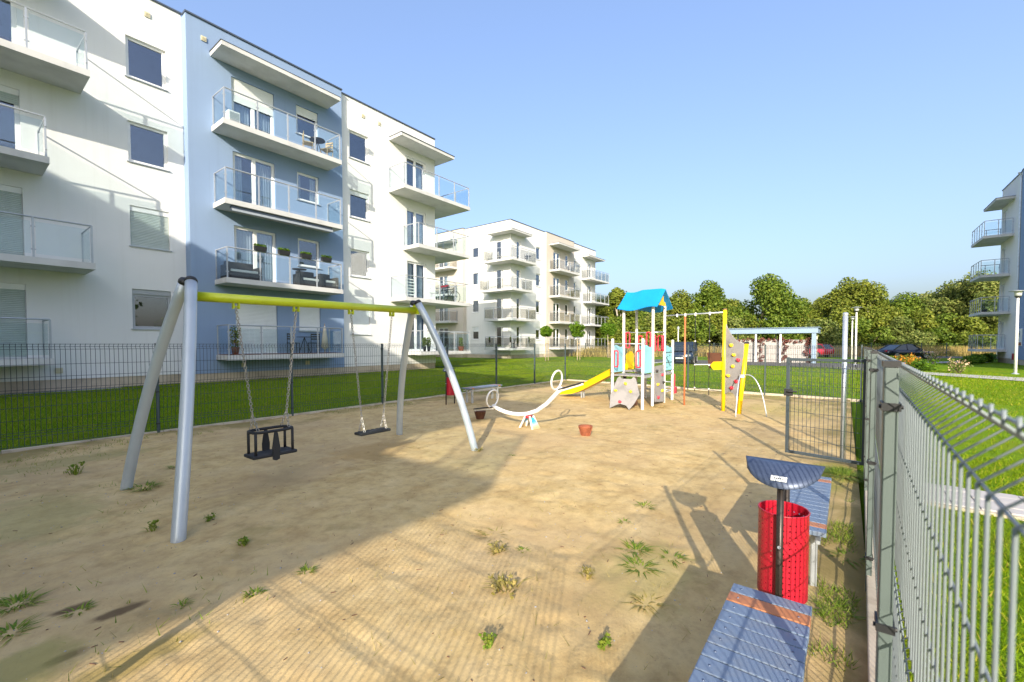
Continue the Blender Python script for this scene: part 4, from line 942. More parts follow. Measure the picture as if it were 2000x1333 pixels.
mb = MB(); mb.lathe((11.80, 1.975, .88), [(.058, 0), (.058, .07)], 14); mb.build('collar', 'white_pl', cw)

# ------------------------------------------------------------------ lamps, shelter, cars, far fence
def lamp(x, y, h, lab):
    t = thing('street_lamp', lab, 'lamp', (x, y, 0), 'park lamps')
    z0 = float(zlawn(x, y))
    mb = MB(); mb.tube([(x, y, z0 - .1), (x, y, z0 + h - .35)], [.062, .048], 14); p_ = mb.build('pole', 'white_pl', t, smooth=True)
    mb = MB(); mb.lathe((x, y, z0 + .0), [(.14, 0), (.14, .02), (.07, .05)], 14); mb.build('base_plate', 'galv', p_)
    mb = MB(); mb.lathe((x, y, z0 + h - .36), [(.05, 0), (.11, .05), (.12, .09), (.05, .10)], 16); hd = mb.build('lamp_collar', 'black', t)
    mb = MB(); mb.lathe((x, y, z0 + h - .26), [(.12, 0), (.14, .20), (.13, .22)], 16); mb.build('lamp_globe', 'lamp_glass', t, smooth=True)
    mb = MB(); mb.lathe((x, y, z0 + h - .04), [(.33, 0), (.33, .015), (.16, .035), (.03, .06)], 22); mb.build('lamp_top', 'gframe', t)
lamp(31.7, -6.62, 4.05, 'park lamp with a flat disc top at the right edge, before the building')
lamp(38.3, -.6, 4.0, 'park lamp with a lantern head seen just right of the galvanised pole')
lamp(49.5, -.5, 3.9, 'smallest park lamp, just behind the galvanised pole by the gate')
t = thing('marker_pole', 'thin white pole in front of the bushes above the dark blue car', 'pole', (46.2, 13.7, 0))
mb = MB(); mb.tube([(46.2, 13.7, .1), (46.2, 13.7, 3.2)], .05, 8); mb.build('shaft', 'white_pl', t); mb = MB(); mb.lathe((46.2, 13.7, 3.2), [(.12, 0), (.12, .2), (.03, .3)], 8); mb.build('head', 'gframe', t)
sh = thing('bin_shelter', 'blue grey flat roofed shelter with pale board walls and red creeper', 'shelter', (41, 4.6, 0))
mb = MB(); mb.prism([(39.6, 1.6, 2.52), (43.4, 1.6, 2.52), (43.4, 7.9, 2.52), (39.6, 7.9, 2.52)], (0, 0, .40)); mb.build('roof', 'shelter', sh)
mb = MB(); mb.box(39.5, 43.5, 1.5, 8.0, 2.922, 2.96); mb.build('roof_edge', 'shelter', sh)
for x, y, w_ in ((39.8, 1.85, .26), (39.8, 4.0, .12), (39.8, 5.7, .12), (39.8, 7.6, .12), (43.2, 1.85, .14), (43.2, 4.7, .12), (43.2, 7.6, .12)):
    mb = MB(); mb.box(x - w_ / 2, x + w_ / 2, y - w_ / 2, y + w_ / 2, 0, 2.518); mb.build('post', 'shelter' if w_ > .2 else 'white_pl', sh)
for i in range(20):
    y = 2.15 + i * .25; mb = MB(); mb.box(40.25, 40.29, y, y + .242, .12, 2.02 + random.uniform(-.01, .01)); mb.build('board', 'shelter_wall', sh)
for i in range(12):
    x = 40.3 + i * .25; mb = MB(); mb.box(x, x + .242, 2.06, 2.10, .12, 2.02); mb.build('board', 'shelter_wall', sh)

def foliage(name, mat, parent, C, Rr, n, size, seed, flat=0.):
    """n leaf faces scattered through the clumps C (k,3) of radius Rr (k)"""
    r = np.random.default_rng(seed); C = np.asarray(C, float); Rr = np.asarray(Rr, float)
    pk_ = r.choice(len(C), n, p=Rr ** 2 / np.sum(Rr ** 2)); dv = r.normal(size=(n, 3)); dv /= np.linalg.norm(dv, axis=1)[:, None]
    rad = r.uniform(.25, 1, n) ** .45; P = C[pk_] + dv * (rad * Rr[pk_])[:, None] * np.array([1, 1, .8])
    nv = dv * .7 + r.normal(size=(n, 3)) * .6 + np.array([0, 0, .35]); nv /= np.linalg.norm(nv, axis=1)[:, None]
    a = np.cross(nv, r.normal(size=(n, 3))); a /= np.linalg.norm(a, axis=1)[:, None]; b = np.cross(nv, a)
    s_ = size * r.uniform(.55, 1.25, n)[:, None]; l_ = s_ * r.uniform(1.0, 1.6, (n, 1))
    V = np.stack([P - a * s_ * .5, P + b * l_ * .45 + nv * s_ * .1, P + a * s_ * .5, P - b * l_ * .45 + nv * s_ * .1], 1).reshape(-1, 3)
    if parent is not None: V = V - np.array(OFF.get(parent, Vector((0, 0, 0))))
    o = npmesh(name, V, np.arange(4 * n).reshape(n, 4), mat, parent)
    if parent is not None: OFF[o] = OFF.get(parent, Vector((0, 0, 0)))
    return o
def clumps(cx, cy, z0, z1, R, k, seed):
    r = np.random.default_rng(seed); C = []; Rs = []
    for i in range(k):
        f = (i + .5) / k; z = z0 + (z1 - z0) * f; prof = math.sin(math.pi * min(1, .16 + .84 * f) ** .85) ** .7
        a = r.uniform(0, 6.28); q = R * prof * math.sqrt(r.uniform(.15, 1)) * r.uniform(.75, 1.12)
        C.append((cx + q * math.cos(a), cy + q * math.sin(a), z + r.uniform(-.4, .4) * (z1 - z0) * .15)); Rs.append(R * r.uniform(.22, .42))
    return C, Rs
def tree(name, lab, x, y, H, R, mat, seed, group, n=6500, size=.34, trunk=.28, base=.12, bark='bark'):
    z0 = float(zlawn(x, y)); t = thing(name, lab, 'tree', (x, y, z0), group); r = random.Random(seed)
    mb = MB(); top = H * .8; pts = [(x + r.uniform(-.03, .03) * H * i / 5, y + r.uniform(-.03, .03) * H * i / 5, z0 - .2 + top * i / 5) for i in range(6)]
    mb.tube(pts, [trunk * (1 - .16 * i) for i in range(6)], 8); tr_ = mb.build('trunk', bark, t, smooth=True)
    C, Rs = clumps(x, y, z0 + H * base, z0 + H - R * .16, R, 44, seed)
    mb = MB()
    for c in C[::4]:
        k = min(4, max(1, int((c[2] - z0) / top * 5) - 1)); p = pts[k]; m_ = ((p[0] + c[0]) / 2, (p[1] + c[1]) / 2, (p[2] + c[2]) / 2 + .2)
        mb.tube([p, m_, c], [trunk * .35, trunk * .2, trunk * .06], 5, caps=False)
    mb.build('limbs', bark, tr_)
    foliage('crown', mat, t, C, Rs, n, size, seed); return t
LM = {'a': 'leaf_a', 'b': 'leaf_b', 'c': 'leaf_c', 'd': 'leaf_d'}
TR = [(60.5, 29.5, 8.0, 3.2, 'b', 'slim yellowish tree beside the far building, left of the blue roof'), (58.4, 25.7, 9.2, 2.6, 'b', 'tall narrow yellowish tree between the far building and the blue roof'),
      (72.0, 27.7, 8.6, 4, 'b', 'yellow green tree seen behind the white tower posts'), (70.1, 23.5, 8.7, 4, 'a', 'dark green tree just right of the blue tower roof'),
      (69.8, 20.6, 9.0, 4.2, 'b', 'yellow green tree above the rope traverse bar, left part'), (70.5, 16.5, 10.2, 3.8, 'a', 'green pointed tree above the rope traverse, left of the yellow post'),
      (85.7, 16.4, 9.5, 4, 'b', 'low yellow green tree right behind the top of the yellow post'), (73.3, 9.6, 11.1, 6.2, 'a', 'broad round green tree, the biggest, above the shelter roof'),
      (88.4, 6.2, 8.6, 4.5, 'b', 'low tree in the dip right of the broadest tree'), (100.3, 3.8, 9.6, 5, 'c', 'pale willow behind the right end of the shelter roof'),
      (88.4, -.3, 11.7, 5.2, 'b', 'tall yellow green tree behind the galvanised pole'), (85.0, -2.5, 10.5, 4.2, 'b', 'yellow green tree right behind the park lantern'),
      (100.0, -5.7, 9.0, 5, 'a', 'dark green tree above the near fence post'), (94.1, -7.9, 8.9, 4.5, 'a', 'dark rounded tree above the black car'),
      (101.9, -11.4, 9.9, 5, 'c', 'pale green tree right of the black car'), (95.9, -13.5, 10.8, 5.5, 'c', 'pale green tree left of the right building balconies'),
      (92.5, -15.6, 11.7, 5.5, 'c', 'tallest pale tree beside the right building balconies'), (103.1, -19.6, 11.4, 5, 'a', 'dark tree seen between the right building balconies'),
      (108.1, -22.9, 11.0, 5, 'c', 'pale tree hidden mostly behind the right building'), (63.4, 35.7, 8.4, 4, 'b', 'yellowish tree behind the right corner of the far building'), (72.0, 47.4, 10.3, 5, 'a', 'dark tree hidden behind the far building')]
for i, (x, y, h, r, k, lab) in enumerate(TR): tree('deciduous_tree', lab, x, y, h, r, LM[k], 100 + i, 'trees behind the parking', n=int(3500 + 2600 * r), size=.29, bark='birch' if k == 'b' else 'bark')
for i in range(9):  # unseen trees added so the window panes mirror foliage instead of pale horizon
    x, y = -18 + i * 8.5 + random.uniform(-2, 2), -46 + random.uniform(-5, 5)
    tree('deciduous_tree', 'unseen green tree added behind the camera to the right, for window reflections', x, y, 9 + random.uniform(0, 3), 4.6, LM['abc'[i % 3]], 160 + i, 'added trees behind the camera', n=2600, size=.5)
SHB = [(55, 24.5, 3.6), (52.9, 21.3, 3.2), (57.5, 20.3, 4), (56.9, 17.8, 3.2), (59.5, 16.0, 3.6), (64.6, 14.3, 4.2), (63.9, 11.9, 3.4), (70.1, 10.4, 4), (67.6, 7.0, 3.6), (74.1, 5.2, 4.2), (71.1, 2.4, 3.4), (77.6, .6, 4.4), (76.8, -1.7, 3.6), (82.5, -4.1, 4.2), (80.5, -6.5, 3.4), (87.4, -9.0, 4.4), (86.7, -11.3, 3.8), (85.6, -13.2, 3.6), (90.2, -15.9, 4.2), (89.3, -18.0, 3.6), (91.8, -21.3, 4.2)]
for i, (x, y, h) in enumerate(SHB):
    z0 = float(zlawn(x, y)); t = thing('shrub', 'tall leafy shrub in the thicket at the foot of the trees', 'shrub', (x, y, z0), 'thicket at the foot of the trees')
    h *= 1.3; C, Rs = clumps(x, y, z0 + .1, z0 + h, 3.2, 26, 300 + i); mb = MB()
    for c in C[::5]: mb.tube([(x, y, z0 - .1), c], [.07, .02], 5, caps=False)
    mb.build('stems', 'bark', t); foliage('leaves', LM['abcb'[i % 4]], t, C, Rs, 5200, .27, 300 + i)
# straw-coloured tall grass in front of the thicket
r = np.random.default_rng(5); n = 26000; f = r.uniform(0, 1, n)
ctl = np.array([(46.5, 24), (52, 17.6), (59, 8.5), (66, 0.5), (76, -10), (84, -21)]); seg = f * 5; i0 = np.minimum(seg.astype(int), 4); fr0 = (seg - i0)[:, None]
P = ctl[i0] * (1 - fr0) + ctl[i0 + 1] * fr0 + r.normal(size=(n, 2)) * np.array([1.3, 1.1]); z = zlawn(P[:, 0], P[:, 1]); h = r.uniform(.5, 1.35, n); w_ = r.uniform(.03, .07, n); a = r.uniform(0, 6.28, n)
dx = np.cos(a) * w_; dy = np.sin(a) * w_; le = r.normal(size=(n, 2)) * .18
V = np.stack([np.stack([P[:, 0] - dx, P[:, 1] - dy, z - .05], 1), np.stack([P[:, 0] + dx, P[:, 1] + dy, z - .05], 1), np.stack([P[:, 0] + le[:, 0], P[:, 1] + le[:, 1], z + h], 1)], 1).reshape(-1, 3)
o = npmesh('tall_grass', V, np.arange(3 * n).reshape(n, 3), 'straw'); setp(o, 'strip of tall straw coloured grass in front of the thicket', 'grass', None, 'stuff')
# fence beyond the parking
fp = thing('mesh_fence', 'thin dark mesh fence beyond the parked cars, before the tall grass', 'fence', (58, 6, 0))
pl_ = [(44.5, 23.5), (49.9, 16.4), (55.6, 7.0), (62.0, -2.3), (70.5, -13.3), (74, -19)]
for (x0, y0), (x1, y1) in zip(pl_[:-1], pl_[1:]):
    L = math.hypot(x1 - x0, y1 - y0); n = max(1, round(L / 2.6)); 
    for i in range(n):
        a = (x0 + (x1 - x0) * i / n, y0 + (y1 - y0) * i / n); b = (x0 + (x1 - x0) * (i + 1) / n, y0 + (y1 - y0) * (i + 1) / n); z = float(zlawn(*a))
        mb = MB(); mb.box(a[0] - .035, a[0] + .035, a[1] - .035, a[1] + .035, z - .1, z + 1.6); mb.build('post', 'fence_dark', fp)
        mb = MB()
        for q in range(26):
            t_ = q / 26; mb.bar((a[0] + (b[0] - a[0]) * t_, a[1] + (b[1] - a[1]) * t_, z + .08), (a[0] + (b[0] - a[0]) * t_, a[1] + (b[1] - a[1]) * t_, z + 1.5), .008, .008)
        for zz in (.1, .5, .9, 1.3, 1.5): mb.bar((a[0], a[1], z + zz), (b[0], b[1], z + zz), .01, .01)
        mb.build('mesh_panel', 'wire_dark', fp)
# cars
def car(lab, x, y, rz, paint, L, Wd, Hh, kind):
    z0 = float(zlawn(x, y)) + .015; t = thing('parked_car', lab, 'car', (x, y, z0), 'parked cars', rz or .001); h = L / 2; Wh = Wd / 2
    bz = .62 * Hh if kind != 'mpv' else .60 * Hh
    st = {'sedan': [(-h, .40, .66), (-h + .12, .30, .86), (-h * .55, .26, bz), (h * .30, .26, bz - .02), (h * .62, .26, bz - .12), (h - .15, .30, bz - .25), (h, .42, .60)],
          'hatch': [(-h, .38, .8), (-h + .10, .28, bz), (-h * .4, .26, bz), (h * .34, .26, bz - .02), (h * .66, .26, bz - .12), (h - .12, .30, .72), (h, .42, .58)],
          'mpv': [(-h, .36, .85), (-h + .08, .28, bz), (-h * .4, .26, bz), (h * .42, .26, bz - .02), (h * .70, .26, bz - .14), (h - .12, .30, .78), (h, .42, .62)]}[kind]
    mb = MB(); V = []
    for q, (xx, zl, zh) in enumerate(st):
        wf = .86 if q in (0, len(st) - 1) else 1
        for yy, zz in ((-Wh * .90 * wf, zl), (-Wh * wf, zl + (zh - zl) * .5), (-Wh * .93 * wf, zh), (0, zh + .025), (Wh * .93 * wf, zh), (Wh * wf, zl + (zh - zl) * .5), (Wh * .90 * wf, zl)): V.append((xx, yy, zz))
    k = len(st); mb.add(V, [(i * 7 + j, i * 7 + j + 1, (i + 1) * 7 + j + 1, (i + 1) * 7 + j) for i in range(k - 1) for j in range(6)] + [(i * 7 + 6, i * 7, (i + 1) * 7, (i + 1) * 7 + 6) for i in range(k - 1)] + [tuple(range(7))[::-1], tuple(range((k - 1) * 7, k * 7))])
    body = mb.build('body', paint, t, smooth=True)
    cab = {'sedan': [(-h * .72, bz + .0), (-h * .38, Hh - .06), (-h * .05, Hh), (h * .12, Hh - .03), (h * .46, bz - .02)], 'hatch': [(-h * .97, bz), (-h * .78, Hh - .10), (-h * .2, Hh), (h * .08, Hh - .03), (h * .48, bz - .02)], 'mpv': [(-h * .97, bz), (-h * .88, Hh - .06), (-h * .2, Hh), (h * .16, Hh - .03), (h * .60, bz - .02)]}[kind]
    mb = MB(); V = []
    for xx, zz in cab:
        ww = Wh * (.92 - .17 * (zz - bz) / (Hh - bz))
        V += [(xx, -Wh * .90, bz - .02), (xx, -ww, zz), (xx, ww, zz), (xx, Wh * .90, bz - .02)]
    mb.add(V, [(i * 4 + j, i * 4 + j + 1, (i + 1) * 4 + j + 1, (i + 1) * 4 + j) for i in range(len(cab) - 1) for j in range(3)]); mb.build('windows', 'car_glass', t)
    mb = MB(); V = []
    for xx, zz in cab[1:-1]:
        ww = Wh * (.94 - .17 * (zz - bz) / (Hh - bz)); V += [(xx, -ww, zz - .02), (xx, -ww * .95, zz + .02), (xx, ww * .95, zz + .02), (xx, ww, zz - .02)]
    mb.add(V, [(i * 4 + j, i * 4 + j + 1, (i + 1) * 4 + j + 1, (i + 1) * 4 + j) for i in range(len(cab) - 3) for j in range(3)] + [(i * 4 + 3, i * 4, (i + 1) * 4, (i + 1) * 4 + 3) for i in range(len(cab) - 3)])
    ro = mb.build('roof', paint, t)
    for s_ in (-1, 1):
        for (xa_, za), (xb2, zb2) in ((cab[0], cab[1]), (cab[-2], cab[-1])): mb = MB(); mb.bar((xa_, s_ * Wh * (.925 - .17 * (za - bz) / (Hh - bz)), za), (xb2, s_ * Wh * (.925 - .17 * (zb2 - bz) / (Hh - bz)), zb2), .06, .08); mb.build('pillar', paint, ro)
        xm = (cab[1][0] + cab[-2][0]) / 2; mb = MB(); mb.bar((xm, s_ * Wh * .915, bz - .02), (xm, s_ * Wh * .765, Hh - .02), .05, .08, (1, 0, 0)); mb.build('pillar', paint, ro)
    for xx in (-h * .60, h * .62):
        for s_ in (-1, 1):
            mb = MB(); mb.lathe((xx, s_ * (Wh - .20), .315), [(.20, 0), (.315, .01), (.315, .19), (.20, .205)], 20, axis=(0, s_, 0)); wh = mb.build('wheel', 'tyre', t)
            mb = MB()
            for q in range(5):
                a = q * 2 * math.pi / 5; mb.bar((xx, s_ * (Wh + .008), .315), (xx + .2 * math.cos(a), s_ * (Wh + .008), .315 + .2 * math.sin(a)), .02, .06, (0, 0, 1) if abs(math.sin(a)) < .9 else (1, 0, 0))
            mb.lathe((xx, s_ * (Wh - .0), .315), [(.21, 0), (.215, .012), (.185, .012), (.185, 0)], 20, axis=(0, s_, 0), caps=False); mb.lathe((xx, s_ * (Wh - .01), .315), [(.05, 0), (.05, .03)], 8, axis=(0, s_, 0)); mb.build('rim', 'rim', wh)
    for s_ in (-1, 1):
        mb = MB(); mb.bar((h - .16, s_ * Wh * .62, .66), (h - .02, s_ * Wh * .62, .62), .34, .13); mb.build('headlight', 'lamp_glass', t, bevel=.02)
        mb = MB(); mb.bar((-h - .005, s_ * Wh * .70, .72), (-h + .10, s_ * Wh * .72, .76), .25, .16); mb.build('taillight', 'red', t)
        mb = MB(); mb.bar((cab[-1][0] - .35, s_ * Wh * .95, bz + .02), (cab[-1][0] - .35, s_ * (Wh + .18), bz + .06), .10, .12); mb.build('wing_mirror', paint, t)
    mb = MB(); mb.box(h - .03, h + .012, -.26, .26, .40, .50); mb.build('number_plate', 'label', t)
    return t
car('dark blue people carrier parked beyond the far fence, right of the tower', 33.6, 9.6, R_(190), 'car_blue', 4.3, 1.75, 1.62, 'mpv')
car('black saloon car parked behind the near fence, seen from the side', 57.5, -4.6, R_(-52.6), 'car_black', 4.6, 1.78, 1.42, 'sedan')
car('red hatchback half hidden behind the right post of the shelter', 58.6, 3.0, R_(60), 'car_red', 4.0, 1.7, 1.48, 'hatch')

# ------------------------------------------------------------------ young round-headed trees, garden shrubs
for i, (x, y, zc, rc, lab) in enumerate(((31.1, 20.2, 2.55, .62, 'smallest ball-crowned young tree on the lawn, staked, at the left'), (35.0, 19.3, 2.75, .85, 'largest ball-crowned young tree on the lawn, in the middle of three'), (42.7, 19.9, 3.0, .95, 'ball-crowned young tree nearest the play tower, right of three'))):
    z0 = float(zlawn(x, y)); t = thing('young_tree', lab, 'tree', (x, y, z0), 'young ball trees on the lawn')
    mb = MB(); mb.tube([(x, y, z0 - .1), (x + .03, y, z0 + 1.0), (x, y + .02, z0 + zc)], [.04, .035, .025], 8); tk = mb.build('trunk', 'birch', t, smooth=True)
    for s_ in (-1, 1):
        mb = MB(); mb.tube([(x + s_ * .22, y - .15, z0 - .1), (x + s_ * .22, y - .15, z0 + 1.75)], .028, 8); mb.build('stake', 'stake', t)
    mb = MB(); mb.bar((x - .22, y - .15, z0 + 1.5), (x + .22, y - .15, z0 + 1.5), .02, .06); mb.build('tie', 'stake', t)
    r = np.random.default_rng(40 + i); dv = r.normal(size=(26, 3)); dv /= np.linalg.norm(dv, axis=1)[:, None]
    C = np.array([x, y, z0 + zc]) + dv * rc * r.uniform(.35, .72, (26, 1)); foliage('crown', 'leaf_d', t, C, np.full(26, rc * .38), 2600, .13, 60 + i)
def bush(x, y, h, rad, mat, lab, seed, flower=None, n=900, size=.09, group='garden shrubs on the right'):
    z0 = float(zlawn(x, y)); t = thing('garden_shrub', lab, 'shrub', (x, y, z0), group); r = np.random.default_rng(seed)
    C = np.stack([x + r.normal(size=14) * rad * .5, y + r.normal(size=14) * rad * .5, z0 + r.uniform(.15, .9, 14) * h], 1); mb = MB()
    for c in C[::2]: mb.tube([(x, y, z0 - .05), tuple(c)], [.02, .008], 5, caps=False)
    mb.build('stems', 'bark', t); foliage('leaves', mat, t, C, np.full(14, rad * .42), n, size, seed)
    if flower: foliage('flowers', flower, t, C + np.array([0, 0, h * .12]), np.full(14, rad * .45), int(n * .5), size * .9, seed + 1)['kind'] = 'stuff'
bush(32.6, -3.4, .55, .55, 'leaf_d', 'round dark green bush on the grass past the fence', 11)
bush(40.2, -3.5, .6, .8, 'leaf_b', 'orange flowering bush left of the pale path', 12, 'orange_flower')
bush(30.6, -4.55, .7, .34, 'leaf_c', 'loose shrub with pale blossoms beside the lower path', 13, 'pink_flower', n=300, size=.07)
bush(46.0, -5.4, .9, .6, 'leaf_c', 'reddish leafed shrub before the far path, right of the black car', 14, 'pink_flower', n=350, size=.08)
bush(44.0, -2.2, .8, .7, 'leaf_c', 'pale shrub just below the black car', 15)
bush(39.5, -2.2, .6, .5, 'leaf_a', 'low dark bush in front of the black car', 16)
bush(33.5, 14.3, .7, .35, 'ivy_red', 'small reddish shrub on the lawn left of the tower', 17)
# hedge along the right building
t = thing('hedge', 'low clipped dark green hedge in front of the right building', 'hedge', (47, -6.9, 0))
C = [(44.5 + i * .42, -7.0 - i * .12 + random.uniform(-.1, .1), .45 + random.uniform(0, .12)) for i in range(24)]
foliage('leaves', 'leaf_d', t, C, np.full(24, .48), 6000, .10, 77)
mb = MB()
for c in C[::3]: mb.tube([(c[0], c[1], .1), c], [.03, .01], 5, caps=False)
mb.build('stems', 'bark', t)
# creeper on the shelter
t = thing('creeper', 'reddish creeper climbing over the shelter walls', 'plant', (40.1, 5, 0)); r = np.random.default_rng(9)
C = np.concatenate([np.stack([np.full(10, 40.15), 2.2 + k + r.normal(size=10) * .12, np.linspace(.3, 2.1, 10)], 1) for k in (.05, 1.5, 3.2)] + [np.stack([np.full(14, 40.15), np.linspace(2.3, 7, 14), 2.0 + r.normal(size=14) * .08], 1)])
foliage('leaves', 'ivy_red', t, C, np.full(len(C), .16), 1500, .10, 91)
mb = MB()
for k in (2.25, 3.7, 5.4): mb.tube([(40.2, k, .1), (40.2, k + .1, 1.1), (40.2, k, 2.05)], .02, 5)
mb.build('stems', 'bark', t)
t = thing('information_board', 'small rusty brown box at the foot of the lawn, left of the tower', 'box', (33.5, 12.2, 0))
mb = MB(); mb.box(33.4, 33.6, 12.0, 12.35, .35, .95); mb.build('box', 'wood', t, bevel=.01); mb = MB(); mb.box(33.47, 33.53, 12.14, 12.2, -.1, .35); mb.build('post', 'dark_steel', t)

# ------------------------------------------------------------------ things on the balconies
def zf(k): return ZB[k] + .19
for i, x in enumerate((7.55, 8.45, 9.35, 10.25)):
    t = thing('flower_box', ('first', 'second', 'third', 'fourth')[i] + ' from the left of four planted boxes on the blue bay railing', 'planter', (x, 17.95, zf(1) + 1.15), 'planter boxes on the railing')
    z = zf(1) + 1.14; mb = MB(); mb.prism([(x - .20, 17.96, z), (x + .20, 17.96, z), (x + .22, 17.94, z + .17), (x - .22, 17.94, z + .17)], (0, .16, 0)); mb.build('box', 'black', t)
    foliage('leaves', 'leaf_d', t, [(x + q, 18.03, z + .21) for q in (-.15, -.05, .05, .15)], np.full(4, .085), 260, .05, 500 + i)
def sofa(x, y, z, L, lab, mat='rattan'):
    t = thing('sofa', lab, 'sofa', (x, y, z)); mb = MB(); mb.box(x, x + L, y - .32, y + .32, z, z + .28); mb.build('base', mat, t, bevel=.02)
    mb = MB(); mb.box(x, x + L, y + .18, y + .34, z + .281, z + .72); mb.build('backrest', mat, t, bevel=.02)
    for xx in (x - .12, x + L): mb = MB(); mb.box(xx, xx + .12, y - .33, y + .33, z, z + .55); mb.build('armrest', mat, t, bevel=.02)
    mb = MB(); mb.box(x + .02, x + L - .02, y - .30, y + .16, z + .282, z + .38); mb.build('cushion', 'slab', t, bevel=.02)
def chair(x, y, z, lab, mat='white_pl', rz=0.):
    t = thing('chair', lab, 'chair', (x, y, z), 'balcony chairs', rz or .001)
    mb = MB(); mb.box(-.2, .2, -.2, .2, .42, .45); mb.build('seat', mat, t)
    for a in (-.18, .18):
        for b in (-.18, .18): mb = MB(); mb.tube([(a, b, 0), (a, b, .42 if b < 0 else .85)], .014, 6); mb.build('leg', mat, t)
    for zz in (.58, .68, .78): mb = MB(); mb.box(-.18, .18, .172, .186, zz, zz + .06); mb.build('back_slat', mat, t)
def table(x, y, z, lab, mat='dark_steel', r_=.32):
    t = thing('table', lab, 'table', (x, y, z)); mb = MB(); mb.lathe((x, y, z + .68), [(r_, 0), (r_, .025)], 20); mb.build('table_top', mat, t)
    for a in range(3): mb = MB(); mb.tube([(x + .26 * math.cos(a * 2.1), y + .26 * math.sin(a * 2.1), z), (x, y, z + .68)], .013, 6); mb.build('leg', mat, t)
def pot(x, y, z, h, mat, lab, leaf='leaf_d', pr_=.14):
    t = thing('potted_plant', lab, 'plant', (x, y, z)); mb = MB(); mb.lathe((x, y, z), [(pr_ * .7, 0), (pr_, .26), (pr_ * 1.06, .28), (pr_ * .8, .27)], 14); mb.build('pot', mat, t, smooth=True)
    foliage('leaves', leaf, t, [(x, y, z + .3 + h * q) for q in (.1, .35, .6, .85)], np.full(4, h * .28), 260, .07, int(abs(x * 31 + z * 7)))
    mb = MB(); mb.tube([(x, y, z + .2), (x, y, z + .3 + h * .8)], .015, 5); mb.build('stem', 'bark', t)
chair(9.75, 18.5, zf(3), 'pale chair left of the round table on the top blue balcony', 'stake', 1.2)
table(10.15, 18.45, zf(3), 'round dark wire table on the top blue balcony')
chair(10.6, 18.5, zf(3), 'pale chair right of the round table on the top blue balcony', 'stake', -1.2)
t = thing('air_conditioner', 'white louvred air conditioner unit on the top blue balcony', 'air conditioner', (6.95, 18.7, zf(3)))
z = zf(3); mb = MB(); mb.box(6.75, 7.15, 18.6, 18.9, z + .04, z + .66); mb.build('case', 'white_pl', t, bevel=.01)
for i in range(10): mb = MB(); mb.box(6.79, 7.11, 18.588, 18.599, z + .10 + i * .053, z + .135 + i * .053); mb.build('louvre', 'gframe', t)
sofa(6.6, 18.6, zf(1), 1.0, 'dark rattan sofa at the left end of the planted balcony')
sofa(9.35, 18.62, zf(1), .75, 'dark rattan seat at the right of the planted balcony')
table(9.2, 18.3, zf(1), 'small dark table between the seats of the planted balcony', 'rattan', .28)
sofa(10.35, 18.6, zf(1), .5, 'dark rattan armchair at the right end of the planted balcony')
mb = MB(); mb.box(6.4, 10.98, 18.05, 19.05, zf(0) + .001, zf(0) + .02); t = thing('deck_mat', 'brown wooden decking laid on the lowest blue balcony', 'decking', (8.7, 18.5, zf(0))); mb.build('boards', 'wood', t)
pot(6.72, 18.3, zf(0) + .02, .75, 'terracotta', 'tall plant in an orange pot at the left of the lowest blue balcony', 'leaf_b')
chair(9.0, 18.5, zf(0) + .02, 'dark chair at the left of the lowest blue balcony table', 'black', .8)
table(9.45, 18.45, zf(0) + .02, 'dark table on the lowest blue balcony', 'black')
chair(9.9, 18.5, zf(0) + .02, 'dark chair right of the table on the lowest blue balcony', 'black', -.8)
t = thing('parasol', 'folded cream parasol leaning on the lowest blue balcony', 'parasol', (10.4, 18.5, zf(0)))
z = zf(0) + .02; mb = MB(); mb.lathe((10.4, 18.5, z + .15), [(.03, 0), (.16, .1), (.12, .5), (.06, .95), (.02, 1.05)], 12); mb.build('cloth', 'parasol', t, smooth=True); mb = MB(); mb.tube([(10.4, 18.5, z), (10.4, 18.5, z + 1.3)], .018, 8); mb.build('pole', 'stake', t)
# bicycle on the corner balcony
t = thing('bicycle', 'bicycle parked on the corner balcony of the near building', 'bicycle', (18.0, 18.35, zf(1)))
z = zf(1); bxy = lambda x, zz: (x, 18.35, z + zz)
for x in (17.55, 18.55):
    mb = MB(); mb.tube([(x + .32 * math.cos(a), 18.35, z + .33 + .32 * math.sin(a)) for a in np.linspace(0, 6.283, 26, endpoint=False)], .018, 6, closed=True); wh = mb.build('wheel', 'tyre', t, smooth=True)
    mb = MB()
    for a in np.linspace(0, 3.14, 6, endpoint=False): mb.tube([(x + .31 * math.cos(a), 18.35, z + .33 + .31 * math.sin(a)), (x - .31 * math.cos(a), 18.35, z + .33 - .31 * math.sin(a))], .004, 4)
    mb.build('spokes', 'galv', wh)
mb = MB()
for a, b in (((17.55, .33), (17.95, .33)), ((17.95, .33), (17.85, .80)), ((17.55, .33), (17.87, .72)), ((17.95, .33), (18.38, .72)), ((17.87, .72), (18.36, .78)), ((18.55, .33), (18.35, .88))): mb.tube([bxy(*a), bxy(*b)], .018, 6)
mb.build('frame', 'dark_steel', t); mb = MB(); mb.bar(bxy(17.75, .83), bxy(17.97, .83), .10, .04); mb.build('saddle', 'black', t); mb = MB(); mb.tube([(18.32, 18.1, z + .92), (18.34, 18.35, z + .90), (18.32, 18.6, z + .92)], .014, 6); mb.build('handlebar', 'galv', t)
t = thing('slatted_rack', 'white slatted rack on the corner balcony left of the door', 'rack', (14.95, 18.2, zf(1))); z = zf(1)
for xx in (14.75, 15.3): mb = MB(); mb.box(xx - .015, xx + .015, 18.2, 18.23, z, z + 1.0); mb.build('post', 'white_pl', t)
for i in range(6): mb = MB(); mb.box(14.766, 15.284, 18.2, 18.22, z + .12 + i * .16, z + .18 + i * .16); mb.build('slat', 'white_pl', t)
